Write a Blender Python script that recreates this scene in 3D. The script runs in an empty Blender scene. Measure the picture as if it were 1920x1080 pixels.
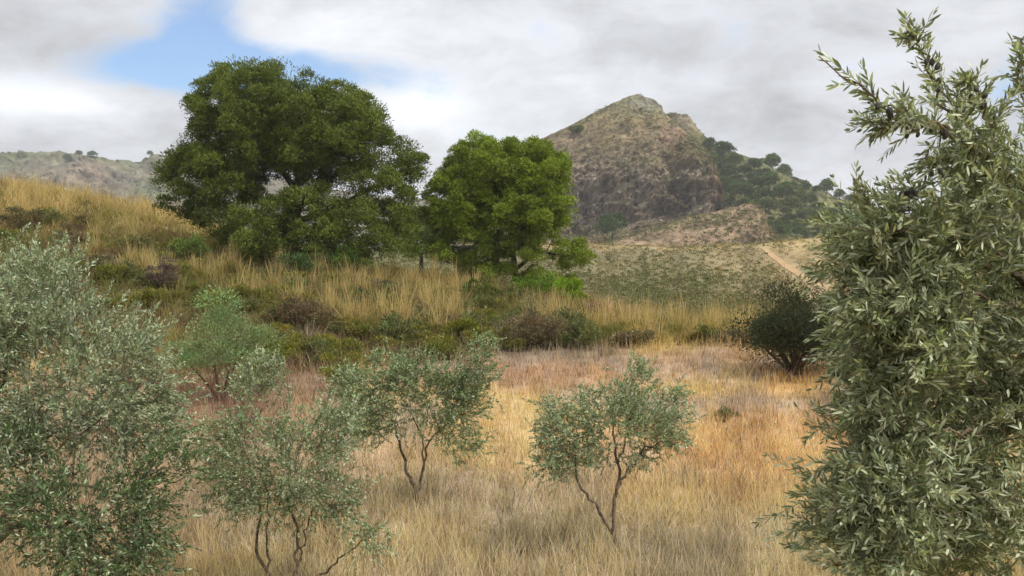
import bpy, math, random
import numpy as np
from mathutils import Vector

# ------------------------------------------------------------------ camera, world, sun, exposure
F = 1663.0            # focal length in pixels of a 1920 px wide frame
CZ = 4.0              # camera height over the field
PITCH = math.atan(100.0 / F)
scene = bpy.context.scene
col = scene.collection
cam_d = bpy.data.cameras.new("camera"); cam = bpy.data.objects.new("camera", cam_d); col.objects.link(cam)
cam.location = (0, 0, CZ); cam.rotation_euler = (math.pi / 2 - PITCH, 0, 0)
cam_d.sensor_width = 36; cam_d.lens = 36 * F / 1920
cam_d.clip_start = 0.05; cam_d.clip_end = 6000
scene.camera = cam
scene.view_settings.view_transform = 'Standard'; scene.view_settings.look = 'None'
scene.view_settings.exposure = 0.0; scene.view_settings.gamma = 1.0
scene.cycles.filter_width = 1.5
scene.cycles.max_bounces = 6; scene.cycles.diffuse_bounces = 3; scene.cycles.volume_bounces = 0
scene.cycles.transmission_bounces = 3; scene.cycles.transparent_max_bounces = 4

SUN_EL, SUN_AZ = math.radians(56), math.radians(118)     # azimuth clockwise from +Y (view direction): from the right, behind
sd = bpy.data.lights.new("sun", 'SUN'); sd.energy = 3.5; sd.angle = math.radians(10); sd.color = (1, .94, .84)
so = bpy.data.objects.new("sun", sd); col.objects.link(so)
sv = Vector((math.sin(SUN_AZ) * math.cos(SUN_EL), math.cos(SUN_AZ) * math.cos(SUN_EL), math.sin(SUN_EL)))
so.rotation_euler = (-sv).to_track_quat('-Z', 'Y').to_euler(); so.location = sv * 50


class NT:
    """small helper for node trees"""
    def __init__(s, tree): s.t = tree; s.n = tree.nodes; s.l = tree.links
    def new(s, typ, **kw):
        n = s.n.new(typ)
        for k, v in kw.items(): setattr(n, k, v)
        return n
    def put(s, sock, v):
        if isinstance(v, bpy.types.NodeSocket): s.l.new(v, sock)
        else: sock.default_value = v
    def m(s, op, a, b=0.0, c=None, clamp=False):
        n = s.new('ShaderNodeMath', operation=op); n.use_clamp = clamp
        s.put(n.inputs[0], a); s.put(n.inputs[1], b)
        if c is not None: s.put(n.inputs[2], c)
        return n.outputs[0]
    def noise(s, vec, scale, detail=4, rough=.55, dist=0.0):
        n = s.new('ShaderNodeTexNoise'); s.put(n.inputs['Vector'], vec)
        n.inputs['Scale'].default_value = scale; n.inputs['Detail'].default_value = detail
        n.inputs['Roughness'].default_value = rough; n.inputs['Distortion'].default_value = dist
        return n.outputs[0]
    def mix(s, f, a, b, mode='MIX'):
        n = s.new('ShaderNodeMix', data_type='RGBA', blend_type=mode)
        s.put(n.inputs[0], f); s.put(n.inputs[6], a); s.put(n.inputs[7], b)
        return n.outputs[2]
    def ramp(s, f, lo, hi):
        n = s.new('ShaderNodeMapRange'); n.interpolation_type = 'SMOOTHSTEP'
        s.put(n.inputs[0], f); n.inputs[1].default_value = lo; n.inputs[2].default_value = hi
        return n.outputs[0]


world = bpy.data.worlds.new("World"); scene.world = world; world.use_nodes = True
W = NT(world.node_tree); W.n.clear()
sky = W.new('ShaderNodeTexSky', sky_type='NISHITA'); sky.sun_disc = False
sky.sun_elevation = SUN_EL; sky.sun_rotation = SUN_AZ; sky.air_density = 1.0; sky.dust_density = .6
tc = W.new('ShaderNodeTexCoord').outputs['Generated']
sep = W.new('ShaderNodeSeparateXYZ'); W.l.new(tc, sep.inputs[0])
X, Y, Z = sep.outputs
az = W.m('ARCTAN2', X, Y)
el = W.m('ARCSINE', Z)
# clouds lie on a plane overhead: their texture is stretched by perspective
den = W.m('ADD', W.m('MAXIMUM', Z, 0.0), 0.34)
cv = W.new('ShaderNodeCombineXYZ'); W.put(cv.inputs[0], W.m('DIVIDE', X, den)); W.put(cv.inputs[1], W.m('DIVIDE', Y, den)); W.put(cv.inputs[2], 3.3)
n_big = W.noise(cv.outputs[0], 1.7, 7, .55, .3)
n_mid = W.noise(cv.outputs[0], 4.2, 7, .6, .3)
n_shade = W.noise(cv.outputs[0], .75, 3, .5)


def sky_blob(px, py, rx, ry, tilt=0.0):
    a0 = math.atan((px - 960) / F); e0 = math.atan((440 - py) / F * math.cos(a0))
    da = W.m('DIVIDE', W.m('SUBTRACT', az, a0), rx / F)
    de = W.m('DIVIDE', W.m('SUBTRACT', el, e0), ry / F)
    if tilt:
        c, s = math.cos(tilt), math.sin(tilt)
        da0 = W.m('ADD', W.m('MULTIPLY', da, 1.0), W.m('MULTIPLY', de, s))
        da = da0
    q = W.m('ADD', W.m('MULTIPLY', da, da), W.m('MULTIPLY', de, de))
    return W.m('EXPONENT', W.m('MULTIPLY', q, -1.0))


wob = W.m('MULTIPLY', W.m('SUBTRACT', n_mid, .5), 2.2)
wob2 = W.m('MULTIPLY', W.m('SUBTRACT', n_big, .5), .9)
gap = W.m('ADD', sky_blob(395, 60, 75, 95), W.m('MULTIPLY', sky_blob(330, 130, 150, 42), 1.05))
gap = W.m('ADD', gap, W.m('MULTIPLY', sky_blob(590, 140, 170, 34), .95))
gap = W.m('ADD', gap, W.m('MULTIPLY', sky_blob(1880, 190, 60, 60), .6))
gap = W.m('ADD', gap, W.m('MULTIPLY', sky_blob(1900, 130, 40, 40), .3))
gap = W.m('ADD', gap, W.m('ADD', wob, wob2))
blue = W.ramp(gap, .12, 1.0)
# brightness of the clouds
bright = W.m('ADD', W.m('MULTIPLY', sky_blob(100, 195, 130, 40), .42), W.m('MULTIPLY', sky_blob(800, 210, 90, 45), .34))
bright = W.m('ADD', bright, W.m('MULTIPLY', sky_blob(640, 60, 260, 45), .14))
bright = W.m('ADD', bright, W.m('MULTIPLY', sky_blob(1050, 150, 260, 40), .08))
bright = W.m('ADD', bright, W.m('MULTIPLY', sky_blob(1500, 320, 260, 60), .12))
dark = W.m('ADD', W.m('MULTIPLY', sky_blob(90, 80, 210, 75), .15), W.m('MULTIPLY', sky_blob(1350, 90, 420, 60), .07))
dark = W.m('ADD', dark, W.m('MULTIPLY', sky_blob(1250, 235, 420, 35), .06))
cb = W.m('ADD', .80, W.m('SUBTRACT', bright, dark))
cb = W.m('ADD', cb, W.m('MULTIPLY', W.m('SUBTRACT', n_big, .5), .95))
cb = W.m('ADD', cb, W.m('MULTIPLY', W.m('SUBTRACT', n_mid, .5), .85))
over = W.m('ADD', 1.0, W.m('MULTIPLY', W.ramp(Z, .32, .9), .65))     # clouds overhead are lit through more strongly
cb = W.m('MULTIPLY', cb, over)
cc = W.new('ShaderNodeCombineXYZ')
W.put(cc.inputs[0], W.m('MULTIPLY', cb, 9.75)); W.put(cc.inputs[1], W.m('MULTIPLY', cb, 10.0)); W.put(cc.inputs[2], W.m('MULTIPLY', cb, 10.5))
skyc = W.mix(1.0, sky.outputs[0], (1.15, 1.42, 1.72, 1), 'MULTIPLY')
skymix = W.mix(W.m('MULTIPLY', blue, .93), cc.outputs[0], skyc)
bg = W.new('ShaderNodeBackground'); W.l.new(skymix, bg.inputs[0]); bg.inputs[1].default_value = 0.1
wo = W.new('ShaderNodeOutputWorld'); W.l.new(bg.outputs[0], wo.inputs[0])

# ------------------------------------------------------------------ small numeric tools
rng = np.random.default_rng(7)
cP, sP = math.cos(PITCH), math.sin(PITCH)


def pt(px, py, d):
    """the point that stands d metres in front of the camera in the direction of photo pixel (px, py)"""
    px = np.asarray(px, float); py = np.asarray(py, float); d = np.asarray(d, float)
    xr = (px - 960) / F; yu = (540 - py) / F
    fy = cP + sP * yu; fz = -sP + cP * yu
    return np.stack(np.broadcast_arrays(xr / fy * d, d, CZ + fz / fy * d), -1)


def lin(r, g, b):
    c = np.array([r, g, b], float) / 255
    return np.where(c <= .04045, c / 12.92, ((c + .055) / 1.055) ** 2.4)


def norm(v):
    return v / np.maximum(np.linalg.norm(v, axis=-1, keepdims=True), 1e-9)


def runit(n):
    return norm(rng.normal(size=(n, 3)))


def _h(ix, iy, iz, seed):
    h = (ix * 374761393 + iy * 668265263 + iz * 2147483647 % 4294967291 + seed * 974634777) & 0xffffffff
    h = ((h ^ (h >> 13)) * 1274126177) & 0xffffffff
    h = ((h ^ (h >> 16)) * 2246822519) & 0xffffffff
    return ((h ^ (h >> 15)) & 0xffffff) / float(0xffffff)


def vnoise(p, seed=0):
    p = np.asarray(p, float); i = np.floor(p).astype(np.int64); f = p - i; f = f * f * (3 - 2 * f)
    r = 0
    for dx in (0, 1):
        wx = f[..., 0] if dx else 1 - f[..., 0]
        for dy in (0, 1):
            wy = f[..., 1] if dy else 1 - f[..., 1]
            for dz in (0, 1):
                wz = f[..., 2] if dz else 1 - f[..., 2]
                r = r + wx * wy * wz * _h(i[..., 0] + dx, i[..., 1] + dy, (i[..., 2] + dz) * 7919, seed)
    return r * 2 - 1


def fbm(p, octaves=4, seed=0, ridged=False):
    a, s, tot = 1.0, 0, 0
    p = np.asarray(p, float)
    for o in range(octaves):
        n = vnoise(p, seed + o * 17)
        if ridged: n = 1 - 2 * np.abs(n)
        s = s + a * n; tot += a; a *= .5; p = p * 2.03 + 11.7
    return s / tot


def xyz(x, y, z=0.0):
    return np.stack(np.broadcast_arrays(x, y, z), -1).astype(float)


# ------------------------------------------------------------------ mesh tools
def mk(name, V, Fc, mat, parent=None, colr=None, smooth=False):
    V = np.ascontiguousarray(V, dtype=np.float32).reshape(-1, 3); Fc = np.ascontiguousarray(Fc, dtype=np.int32)
    me = bpy.data.meshes.new(name); n, k = Fc.shape
    me.vertices.add(len(V)); me.vertices.foreach_set('co', V.ravel())
    me.loops.add(n * k); me.loops.foreach_set('vertex_index', Fc.ravel())
    me.polygons.add(n)
    me.polygons.foreach_set('loop_start', np.arange(0, n * k, k, dtype=np.int32))
    if smooth: me.polygons.foreach_set('use_smooth', np.ones(n, dtype=bool))
    me.update(calc_edges=True)
    if colr is not None:
        a = me.color_attributes.new('Col', 'FLOAT_COLOR', 'POINT')
        c = np.ones((len(V), 4), np.float32); c[:, :3] = np.clip(colr, 0, 1); a.data.foreach_set('color', c.ravel())
    me.materials.append(mat)
    o = bpy.data.objects.new(name, me); col.objects.link(o)
    if parent is not None: o.parent = parent
    return o


def tag(o, label=None, cat=None, group=None, kind=None):
    if label: o['label'] = label
    if cat: o['category'] = cat
    if group: o['group'] = group
    if kind: o['kind'] = kind
    return o


def root(name, loc, label, cat, group=None):
    o = bpy.data.objects.new(name, None); col.objects.link(o); o.location = tuple(float(v) for v in loc)
    o.empty_display_size = .3
    return tag(o, label, cat, group)


def frames(T):
    a = np.where(np.abs(T[..., 2:3]) > .92, np.array([1.0, 0, 0]), np.array([0, 0, 1.0]))
    s = norm(np.cross(T, a)); return s, np.cross(s, T)


def tubes(P, R, n=5):
    """P (N,K,3) centre lines, R (N,K) radii -> verts, quads"""
    P = np.asarray(P, float); R = np.asarray(R, float); N, K, _ = P.shape
    T = norm(np.gradient(P, axis=1)); s, u = frames(T)
    a = np.arange(n) / n * 2 * np.pi
    V = P[:, :, None] + R[:, :, None, None] * (s[:, :, None] * np.cos(a)[None, None, :, None] + u[:, :, None] * np.sin(a)[None, None, :, None])
    base = (np.arange(N) * K * n)[:, None, None]; k = np.arange(K - 1)[None, :, None] * n; j = np.arange(n)[None, None, :]; j2 = (j + 1) % n
    Fq = np.stack([base + k + j, base + k + j2, base + k + n + j2, base + k + n + j], -1).reshape(-1, 4)
    return V.reshape(-1, 3), Fq


def blades(pos, d, L, Wd, bend, c0, c1, seg=3):
    """grass blades / long strips: bends by vector `bend` (N,3)"""
    N = len(pos); s = norm(np.cross(d, runit(N)))
    t = np.linspace(0, 1, seg + 1)
    C = pos[:, None] + d[:, None] * (L[:, None, None] * t[None, :, None]) + bend[:, None] * (t ** 2)[None, :, None]
    w = (Wd[:, None] * (1 - .85 * t[None] ** 1.5))[..., None] * .5
    V = np.stack([C - s[:, None] * w, C + s[:, None] * w], 2).reshape(-1, 3)
    cc_ = (c0[:, None] * (1 - t[None, :, None]) + c1[:, None] * t[None, :, None]); cc_ = np.repeat(cc_[:, :, None], 2, 2).reshape(-1, 3)
    b = (np.arange(N) * (seg + 1) * 2)[:, None]; k = np.arange(seg)[None] * 2
    Fq = np.stack([b + k, b + k + 1, b + k + 3, b + k + 2], -1).reshape(-1, 4)
    return V, Fq, cc_


def diamonds(pos, d, L, Wd, c, fold=.12, out=None):
    N = len(pos); s = norm(np.cross(d, runit(N) if out is None else norm(out + runit(N) * .38))); nn = np.cross(s, d)
    L = L[:, None]; Wd = Wd[:, None]
    mid = pos + d * L * .48 + nn * Wd * fold
    V = np.stack([pos, mid + s * Wd * .5, pos + d * L, mid - s * Wd * .5], 1).reshape(-1, 3)
    Fq = (np.arange(N) * 4)[:, None] + np.arange(4)[None]
    return V, Fq, np.repeat(c, 4, 0)


def fine_leaves(pos, d, L, Wd, c):
    """lance shaped folded leaf, four quads"""
    N = len(pos); s = norm(np.cross(d, runit(N))); nn = np.cross(s, d); L = L[:, None]; Wd = Wd[:, None]
    cur = rng.uniform(-.22, .05, (N, 1)) * L
    b = pos; m1 = pos + d * L * .32 + nn * cur * .1; m2 = pos + d * L * .70 + nn * cur * .5; tip = pos + d * L + nn * cur
    up = nn * Wd * .13
    V = np.stack([b, m1 + s * Wd * .46 + up, m1, m1 - s * Wd * .46 + up, m2 + s * Wd * .42 + up, m2, m2 - s * Wd * .42 + up, tip], 1).reshape(-1, 3)
    q = np.array([[0, 1, 2, 3], [1, 4, 5, 2], [3, 2, 5, 6], [5, 4, 7, 6]])
    Fq = ((np.arange(N) * 8)[:, None, None] + q[None]).reshape(-1, 4)
    return V, Fq, np.repeat(c, 8, 0)


def cat(parts):
    V, Fq, C, o = [], [], [], 0
    for p in parts:
        V.append(p[0]); Fq.append(p[1] + o); o += len(p[0])
        if len(p) > 2: C.append(p[2])
    return (np.concatenate(V), np.concatenate(Fq)) + ((np.concatenate(C),) if C else ())


def vary(c, n, amt=.15, hue=.06):
    c = np.broadcast_to(c, (n, 3))
    return np.clip(c * (1 + rng.normal(size=(n, 1)) * amt) * (1 + rng.normal(size=(n, 3)) * hue), .004, .95)


# ------------------------------------------------------------------ materials
def leaf_mat(name, rough=.55, trans=.3, spec=.35):
    m = bpy.data.materials.new(name); m.use_nodes = True; t = NT(m.node_tree); t.n.clear()
    a = t.new('ShaderNodeAttribute', attribute_name='Col')
    p = t.new('ShaderNodeBsdfPrincipled'); t.l.new(a.outputs[0], p.inputs['Base Color']); p.inputs['Roughness'].default_value = rough
    p.inputs['Specular IOR Level'].default_value = spec
    tr = t.new('ShaderNodeBsdfTranslucent'); t.l.new(t.mix(1.0, a.outputs[0], (1.15, 1.2, .6, 1), 'MULTIPLY'), tr.inputs[0])
    mx = t.new('ShaderNodeMixShader'); mx.inputs[0].default_value = trans
    t.l.new(p.outputs[0], mx.inputs[1]); t.l.new(tr.outputs[0], mx.inputs[2])
    o = t.new('ShaderNodeOutputMaterial'); t.l.new(mx.outputs[0], o.inputs[0]); return m


def bark_mat(name, c1, c2, scale=14):
    m = bpy.data.materials.new(name); m.use_nodes = True; t = NT(m.node_tree); t.n.clear()
    g = t.new('ShaderNodeNewGeometry').outputs['Position']
    n = t.noise(g, scale, 5, .65); n2 = t.noise(g, scale * 4, 3, .6)
    c = t.mix(t.ramp(n, .35, .68), (*c1, 1), (*c2, 1))
    p = t.new('ShaderNodeBsdfPrincipled'); t.l.new(c, p.inputs['Base Color']); p.inputs['Roughness'].default_value = .9
    b = t.new('ShaderNodeBump'); b.inputs['Strength'].default_value = .6; b.inputs['Distance'].default_value = .02
    t.l.new(n2, b.inputs['Height']); t.l.new(b.outputs[0], p.inputs['Normal'])
    o = t.new('ShaderNodeOutputMaterial'); t.l.new(p.outputs[0], o.inputs[0]); return m


def ground_mat(name, scales=(.35, 2.2, 14), bump=.25, contrast=.55):
    m = bpy.data.materials.new(name); m.use_nodes = True; t = NT(m.node_tree); t.n.clear()
    a = t.new('ShaderNodeAttribute', attribute_name='Col').outputs[0]
    g = t.new('ShaderNodeNewGeometry').outputs['Position']
    n1 = t.noise(g, scales[0], 5, .6); n2 = t.noise(g, scales[1], 6, .65); n3 = t.noise(g, scales[2], 5, .7)
    s = t.m('ADD', t.m('MULTIPLY', n1, .4), t.m('ADD', t.m('MULTIPLY', n2, .35), t.m('MULTIPLY', n3, .25)))
    v = t.m('ADD', 1 - contrast * 1.0, t.m('MULTIPLY', t.ramp(s, .3, .7), contrast * 2))
    cx = t.new('ShaderNodeCombineXYZ')
    for i in range(3): W_ = t.put(cx.inputs[i], v)
    c = t.mix(1.0, a, cx.outputs[0], 'MULTIPLY')
    p = t.new('ShaderNodeBsdfPrincipled'); t.l.new(c, p.inputs['Base Color']); p.inputs['Roughness'].default_value = .95
    p.inputs['Specular IOR Level'].default_value = .15
    b = t.new('ShaderNodeBump'); b.inputs['Strength'].default_value = .8; b.inputs['Distance'].default_value = bump
    t.l.new(s, b.inputs['Height']); t.l.new(b.outputs[0], p.inputs['Normal'])
    o = t.new('ShaderNodeOutputMaterial'); t.l.new(p.outputs[0], o.inputs[0]); return m


M_olive = leaf_mat('olive_leaf', .5, .22, .4)
M_pine = leaf_mat('pine_needle', .6, .10, .25)
M_shrub = leaf_mat('shrub_leaf', .65, .25, .25)
M_grass = leaf_mat('dry_grass', .75, .35, .15)
M_bark_olive = bark_mat('olive_bark', lin(136, 120, 100), lin(78, 64, 52), 22)
M_young = bark_mat('young_twig', lin(150, 148, 116), lin(112, 106, 82), 40)
M_bark_pine = bark_mat('pine_bark', lin(88, 72, 60), lin(42, 34, 30), 5)
M_twig = bark_mat('dry_twig', lin(110, 90, 72), lin(66, 52, 42), 9)
M_ground = ground_mat('field_ground', (.35, 2.2, 14), .08, .4)
M_rock = ground_mat('mountain_rock', (.10, .6, 2.6), 2.2, .9)
M_path = ground_mat('path_earth', (.5, 3, 12), .05, .25)

# ------------------------------------------------------------------ terrain
COLS = [-700, -300, 0, 300, 540, 700, 900, 1100, 1300, 1500, 1700, 2000, 2500]
TAB_Z = {0.5: [2.3] * 13, 2.5: [2.0] * 9 + [1.9, 1.8, 1.8, 2.0], 5: [1.3, 1.0] + [.8] * 8 + [1.0, 1.2, 1.5], 8: [.6, .4, .25] + [.15] * 7 + [.4, .8, 1.2],
         12: [.7, .4, .2] + [.0] * 7 + [.2, .5, 1.0], 17: [1.2, .7, .3, .05, 0, 0, 0, 0, 0, 0, .2, .5, 1.0],
         23: [2.0, 1.3, .7, .3, .1, .05, 0, 0, 0, .05, .2, .5, 1.0],
         28: [2.8, 2.0, 1.3, .7, .35, .2, .15, .1, .15, .2, .3, .6, 1.2]}
TAB_P = {33: [470, 500, 530, 565, 585, 600, 615, 628, 640, 640, 630, 600, 560],
         39: [390, 430, 462, 500, 540, 556, 575, 602, 622, 625, 618, 595, 550],
         46: [340, 370, 405, 450, 498, 516, 535, 575, 607, 612, 606, 585, 540],
         55: [315, 335, 365, 415, 490, 522, 545, 580, 600, 600, 590, 570, 530],
         63: [312, 328, 352, 405, 482, 522, 545, 572, 588, 585, 570, 550, 510],
         80: [340, 350, 375, 425, 480, 515, 530, 545, 558, 552, 530, 500, 460],
         102: [380, 390, 405, 440, 470, 490, 500, 500, 505, 498, 475, 440, 410],
         130: [420, 425, 430, 450, 460, 468, 468, 460, 464, 452, 422, 390, 370],
         160: [450, 455, 458, 470, 474, 478, 478, 474, 478, 468, 445, 425, 410],
         230: [478] * 9 + [475, 470, 465, 460], 400: [475] * 13, 900: [457] * 13, 2000: [448] * 13}
cu, cvv, ct = [], [], []
for d, row in TAB_Z.items():
    for px, z in zip(COLS, row):
        x = (px - 960) / F * d; cu.append(math.atan2(x, d)); cvv.append(math.log(math.hypot(x, d))); ct.append((z - CZ) / math.hypot(x, d))
for d, row in TAB_P.items():
    for px, py in zip(COLS, row):
        p = pt(px, py, d); cu.append(math.atan2(p[0], p[1])); cvv.append(math.log(math.hypot(p[0], p[1]))); ct.append((p[2] - CZ) / math.hypot(p[0], p[1]))
CU = np.array([cu, cvv]).T * np.array([4.0, 2.0]); CT = np.array(ct)


def _k(r): return r ** 3 / (1 + 0 * r)


_D = np.linalg.norm(CU[:, None] - CU[None], axis=-1)
_n = len(CU); _A = np.zeros((_n + 3, _n + 3)); _A[:_n, :_n] = _k(_D) + np.eye(_n) * 1e-3
_A[:_n, _n] = 1; _A[:_n, _n + 1:] = CU; _A[_n, :_n] = 1; _A[_n + 1:, :_n] = CU.T
_w = np.linalg.solve(_A, np.concatenate([CT, np.zeros(3)]))


def gz(x, y, fine=True):
    x = np.asarray(x, float); y = np.asarray(y, float); sh = x.shape; x = x.ravel(); y = y.ravel()
    th = np.clip(np.arctan2(x, y), -.78, .75); r = np.maximum(np.hypot(x, y), .6); lr = np.log(r)
    out = np.empty(len(x))
    for i in range(0, len(x), 20000):
        q = np.stack([th[i:i + 20000] * 4, lr[i:i + 20000] * 2], -1)
        dd = np.linalg.norm(q[:, None] - CU[None], axis=-1)
        out[i:i + 20000] = _k(dd) @ _w[:_n] + _w[_n] + q @ _w[_n + 1:]
    z = CZ + r * out
    if fine:
        amp = np.clip(r * .006, .02, .8)
        z = z + amp * fbm(xyz(x / (r * .05 + 1.0) * 1.0, y / (2.0 + r * .05)), 3, 5) * .6
        bankw = np.exp(-((r - 38) / 9) ** 2)
        z = z + bankw * .35 * fbm(xyz(x / 2.6, y / 2.6), 3, 9)
    return z.reshape(sh)


def on_ground(px, d):
    px = np.asarray(px, float); d = np.asarray(d, float); x = (px - 960) / F * d / 1.0
    return np.stack([x, d, gz(x, d)], -1)


# colour patches of the land: (px, distance, radius px, radius ln d, sRGB, strength)
FIELD = [(960, 12, 900, .35, (196, 168, 122), 1.0), (1150, 10, 500, .12, (178, 158, 132), .8),
         (900, 13.3, 200, .10, (166, 146, 134), .8), (1350, 15.0, 260, .14, (212, 152, 84), 1.3), (1100, 14.5, 160, .14, (204, 154, 90), 1.0),
         (1330, 17.5, 150, .08, (222, 178, 100), .9), (950, 19, 110, .16, (202, 164, 100), .7), (900, 16, 130, .12, (208, 170, 112), .8),
         (1350, 20.2, 190, .05, (176, 146, 128), .9), (1450, 18, 160, .07, (190, 140, 96), .8), (1350, 23.2, 75, .06, (206, 164, 84), 1.0), (1480, 23.5, 50, .05, (214, 158, 72), .8),
         (1280, 26.5, 220, .07, (186, 140, 96), .9), (980, 25.5, 130, .08, (180, 134, 102), .8), (1050, 28.0, 150, .035, (150, 134, 120), .6),
         (900, 28.3, 100, .03, (152, 138, 124), .5),
         (570, 24, 70, .16, (150, 116, 90), .7), (575, 27.0, 50, .05, (172, 150, 140), 1.1), (370, 20, 90, .14, (136, 96, 74), .8), (500, 18, 130, .12, (178, 136, 104), .8),
         (560, 13, 150, .2, (178, 154, 128), .8), (200, 13, 260, .3, (160, 132, 112), .8), (700, 15, 90, .1, (176, 140, 122), .7)]
BANK = [(150, 58, 260, .22, (196, 162, 100), 1.4), (0, 45, 260, .14, (176, 146, 78), .8), (350, 46, 120, .12, (170, 150, 84), .8), (200, 38, 220, .16, (118, 110, 58), 1.0),
        (400, 38, 170, .16, (130, 116, 66), 1.0), (760, 40, 130, .09, (182, 150, 88), 1.2), (650, 36, 180, .10, (126, 112, 64), 1.0), (520, 31, 150, .10, (124, 98, 64), 1.1), (800, 33, 160, .08, (126, 100, 66), 1.0),
        (1000, 37, 140, .09, (138, 122, 72), 1.0), (980, 32, 120, .07, (118, 94, 78), 1.2), (1180, 37, 140, .08, (192, 156, 84), 1.1), (1300, 34, 140, .08, (190, 156, 76), 1.1), (1180, 44, 110, .10, (196, 158, 124), 1.2)]
HILL = [(800, 90, 200, .3, (108, 108, 64), 1.3), (1200, 100, 300, .3, (128, 118, 74), .9), (1250, 85, 190, .16, (106, 104, 56), 1.0), (1180, 112, 150, .1, (124, 114, 70), .8), (1130, 68, 120, .14, (160, 138, 96), .9), (1480, 100, 180, .25, (172, 146, 92), 1.1),
        (1420, 128, 200, .06, (186, 160, 96), 1.1), (1120, 128, 120, .05, (190, 160, 100), 1.1), (1500, 78, 170, .16, (150, 128, 86), .9), (1680, 120, 90, .12, (172, 130, 92), 1.1), (1600, 100, 120, .2, (166, 134, 88), .8)]
PATCH = FIELD + BANK + HILL
P_px = np.array([p[0] for p in PATCH], float); P_ld = np.log([p[1] for p in PATCH]); P_rx = np.array([p[2] for p in PATCH], float)
P_rd = np.array([p[3] for p in PATCH]); P_c = np.array([lin(*p[4]) for p in PATCH]); P_c = P_c * .70 + .30 * (P_c @ np.array([.3, .55, .15]))[:, None] * np.array([1.06, 1.0, .86]); P_s = np.array([p[5] for p in PATCH])


def land_col(x, y):
    """base colour of soil and dry grass at a place"""
    x = np.asarray(x, float).ravel(); y = np.asarray(y, float).ravel(); yy = np.maximum(y, .5)
    px = 960 + F * x / yy; ld = np.log(yy)
    j = fbm(xyz(x / (yy * .03 + .3), y / (yy * .06 + .3)), 3, 41)
    px = px + 130 * j; ld = ld + .11 * fbm(xyz(x / (yy * .03 + .3), y / (yy * .06 + .3)), 3, 77)
    o = np.empty((len(x), 3))
    for i in range(0, len(x), 20000):
        s = slice(i, i + 20000)
        w = P_s * np.exp(-((px[s, None] - P_px) / P_rx) ** 2 - ((ld[s, None] - P_ld) / P_rd) ** 2) ** 1.3 + 1e-7
        o[s] = (w @ P_c + .02 * lin(160, 140, 95)) / (w.sum(1, keepdims=True) + .02)
    k = fbm(xyz(x / (yy * .018 + .1), y / (yy * .04 + .1)), 3, 57)[:, None]
    lil = (np.clip(fbm(xyz(x / 1.1, y / 1.6), 4, 63) * 1.5 - .05, 0, .55) * np.clip((32 - y) / 4, 0, 1))[:, None]
    o = o * (1 - lil) + (o.mean(1, keepdims=True) * .96) * np.array([1.18, .98, .80]) * lil
    return o * (1 + .38 * k)


th_f = np.linspace(-.72, .72, 520); th_b = np.concatenate([np.linspace(-math.pi, -.75, 36), th_f, np.linspace(.75, math.pi, 36)])
rr = np.exp(np.linspace(math.log(.6), math.log(1500), 430))
TH, RR = np.meshgrid(th_b, rr, indexing='ij')
gx, gy = RR * np.sin(TH), RR * np.cos(TH)
gzv = gz(gx, gy)
gV = np.stack([gx, gy, gzv], -1).reshape(-1, 3)
nt, nr = TH.shape
ii, jj = np.meshgrid(np.arange(nt - 1), np.arange(nr - 1), indexing='ij')
gF = np.stack([ii * nr + jj, (ii + 1) * nr + jj, (ii + 1) * nr + jj + 1, ii * nr + jj + 1], -1).reshape(-1, 4)[:, ::-1]
gC = land_col(gx, gy) * .82
# bare brown earth shows on the bank
rflat = RR.ravel(); brown = np.clip(np.exp(-((rflat - 33) / 6) ** 2) * (.5 + fbm(xyz(gx.ravel() / 3, gy.ravel() / 3), 3, 3)), 0, 1)[:, None] * .6
gC = gC * (1 - brown) + lin(104, 88, 64) * brown
tag(mk('ground', gV, gF, M_ground, None, gC, True), kind='structure')


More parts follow.
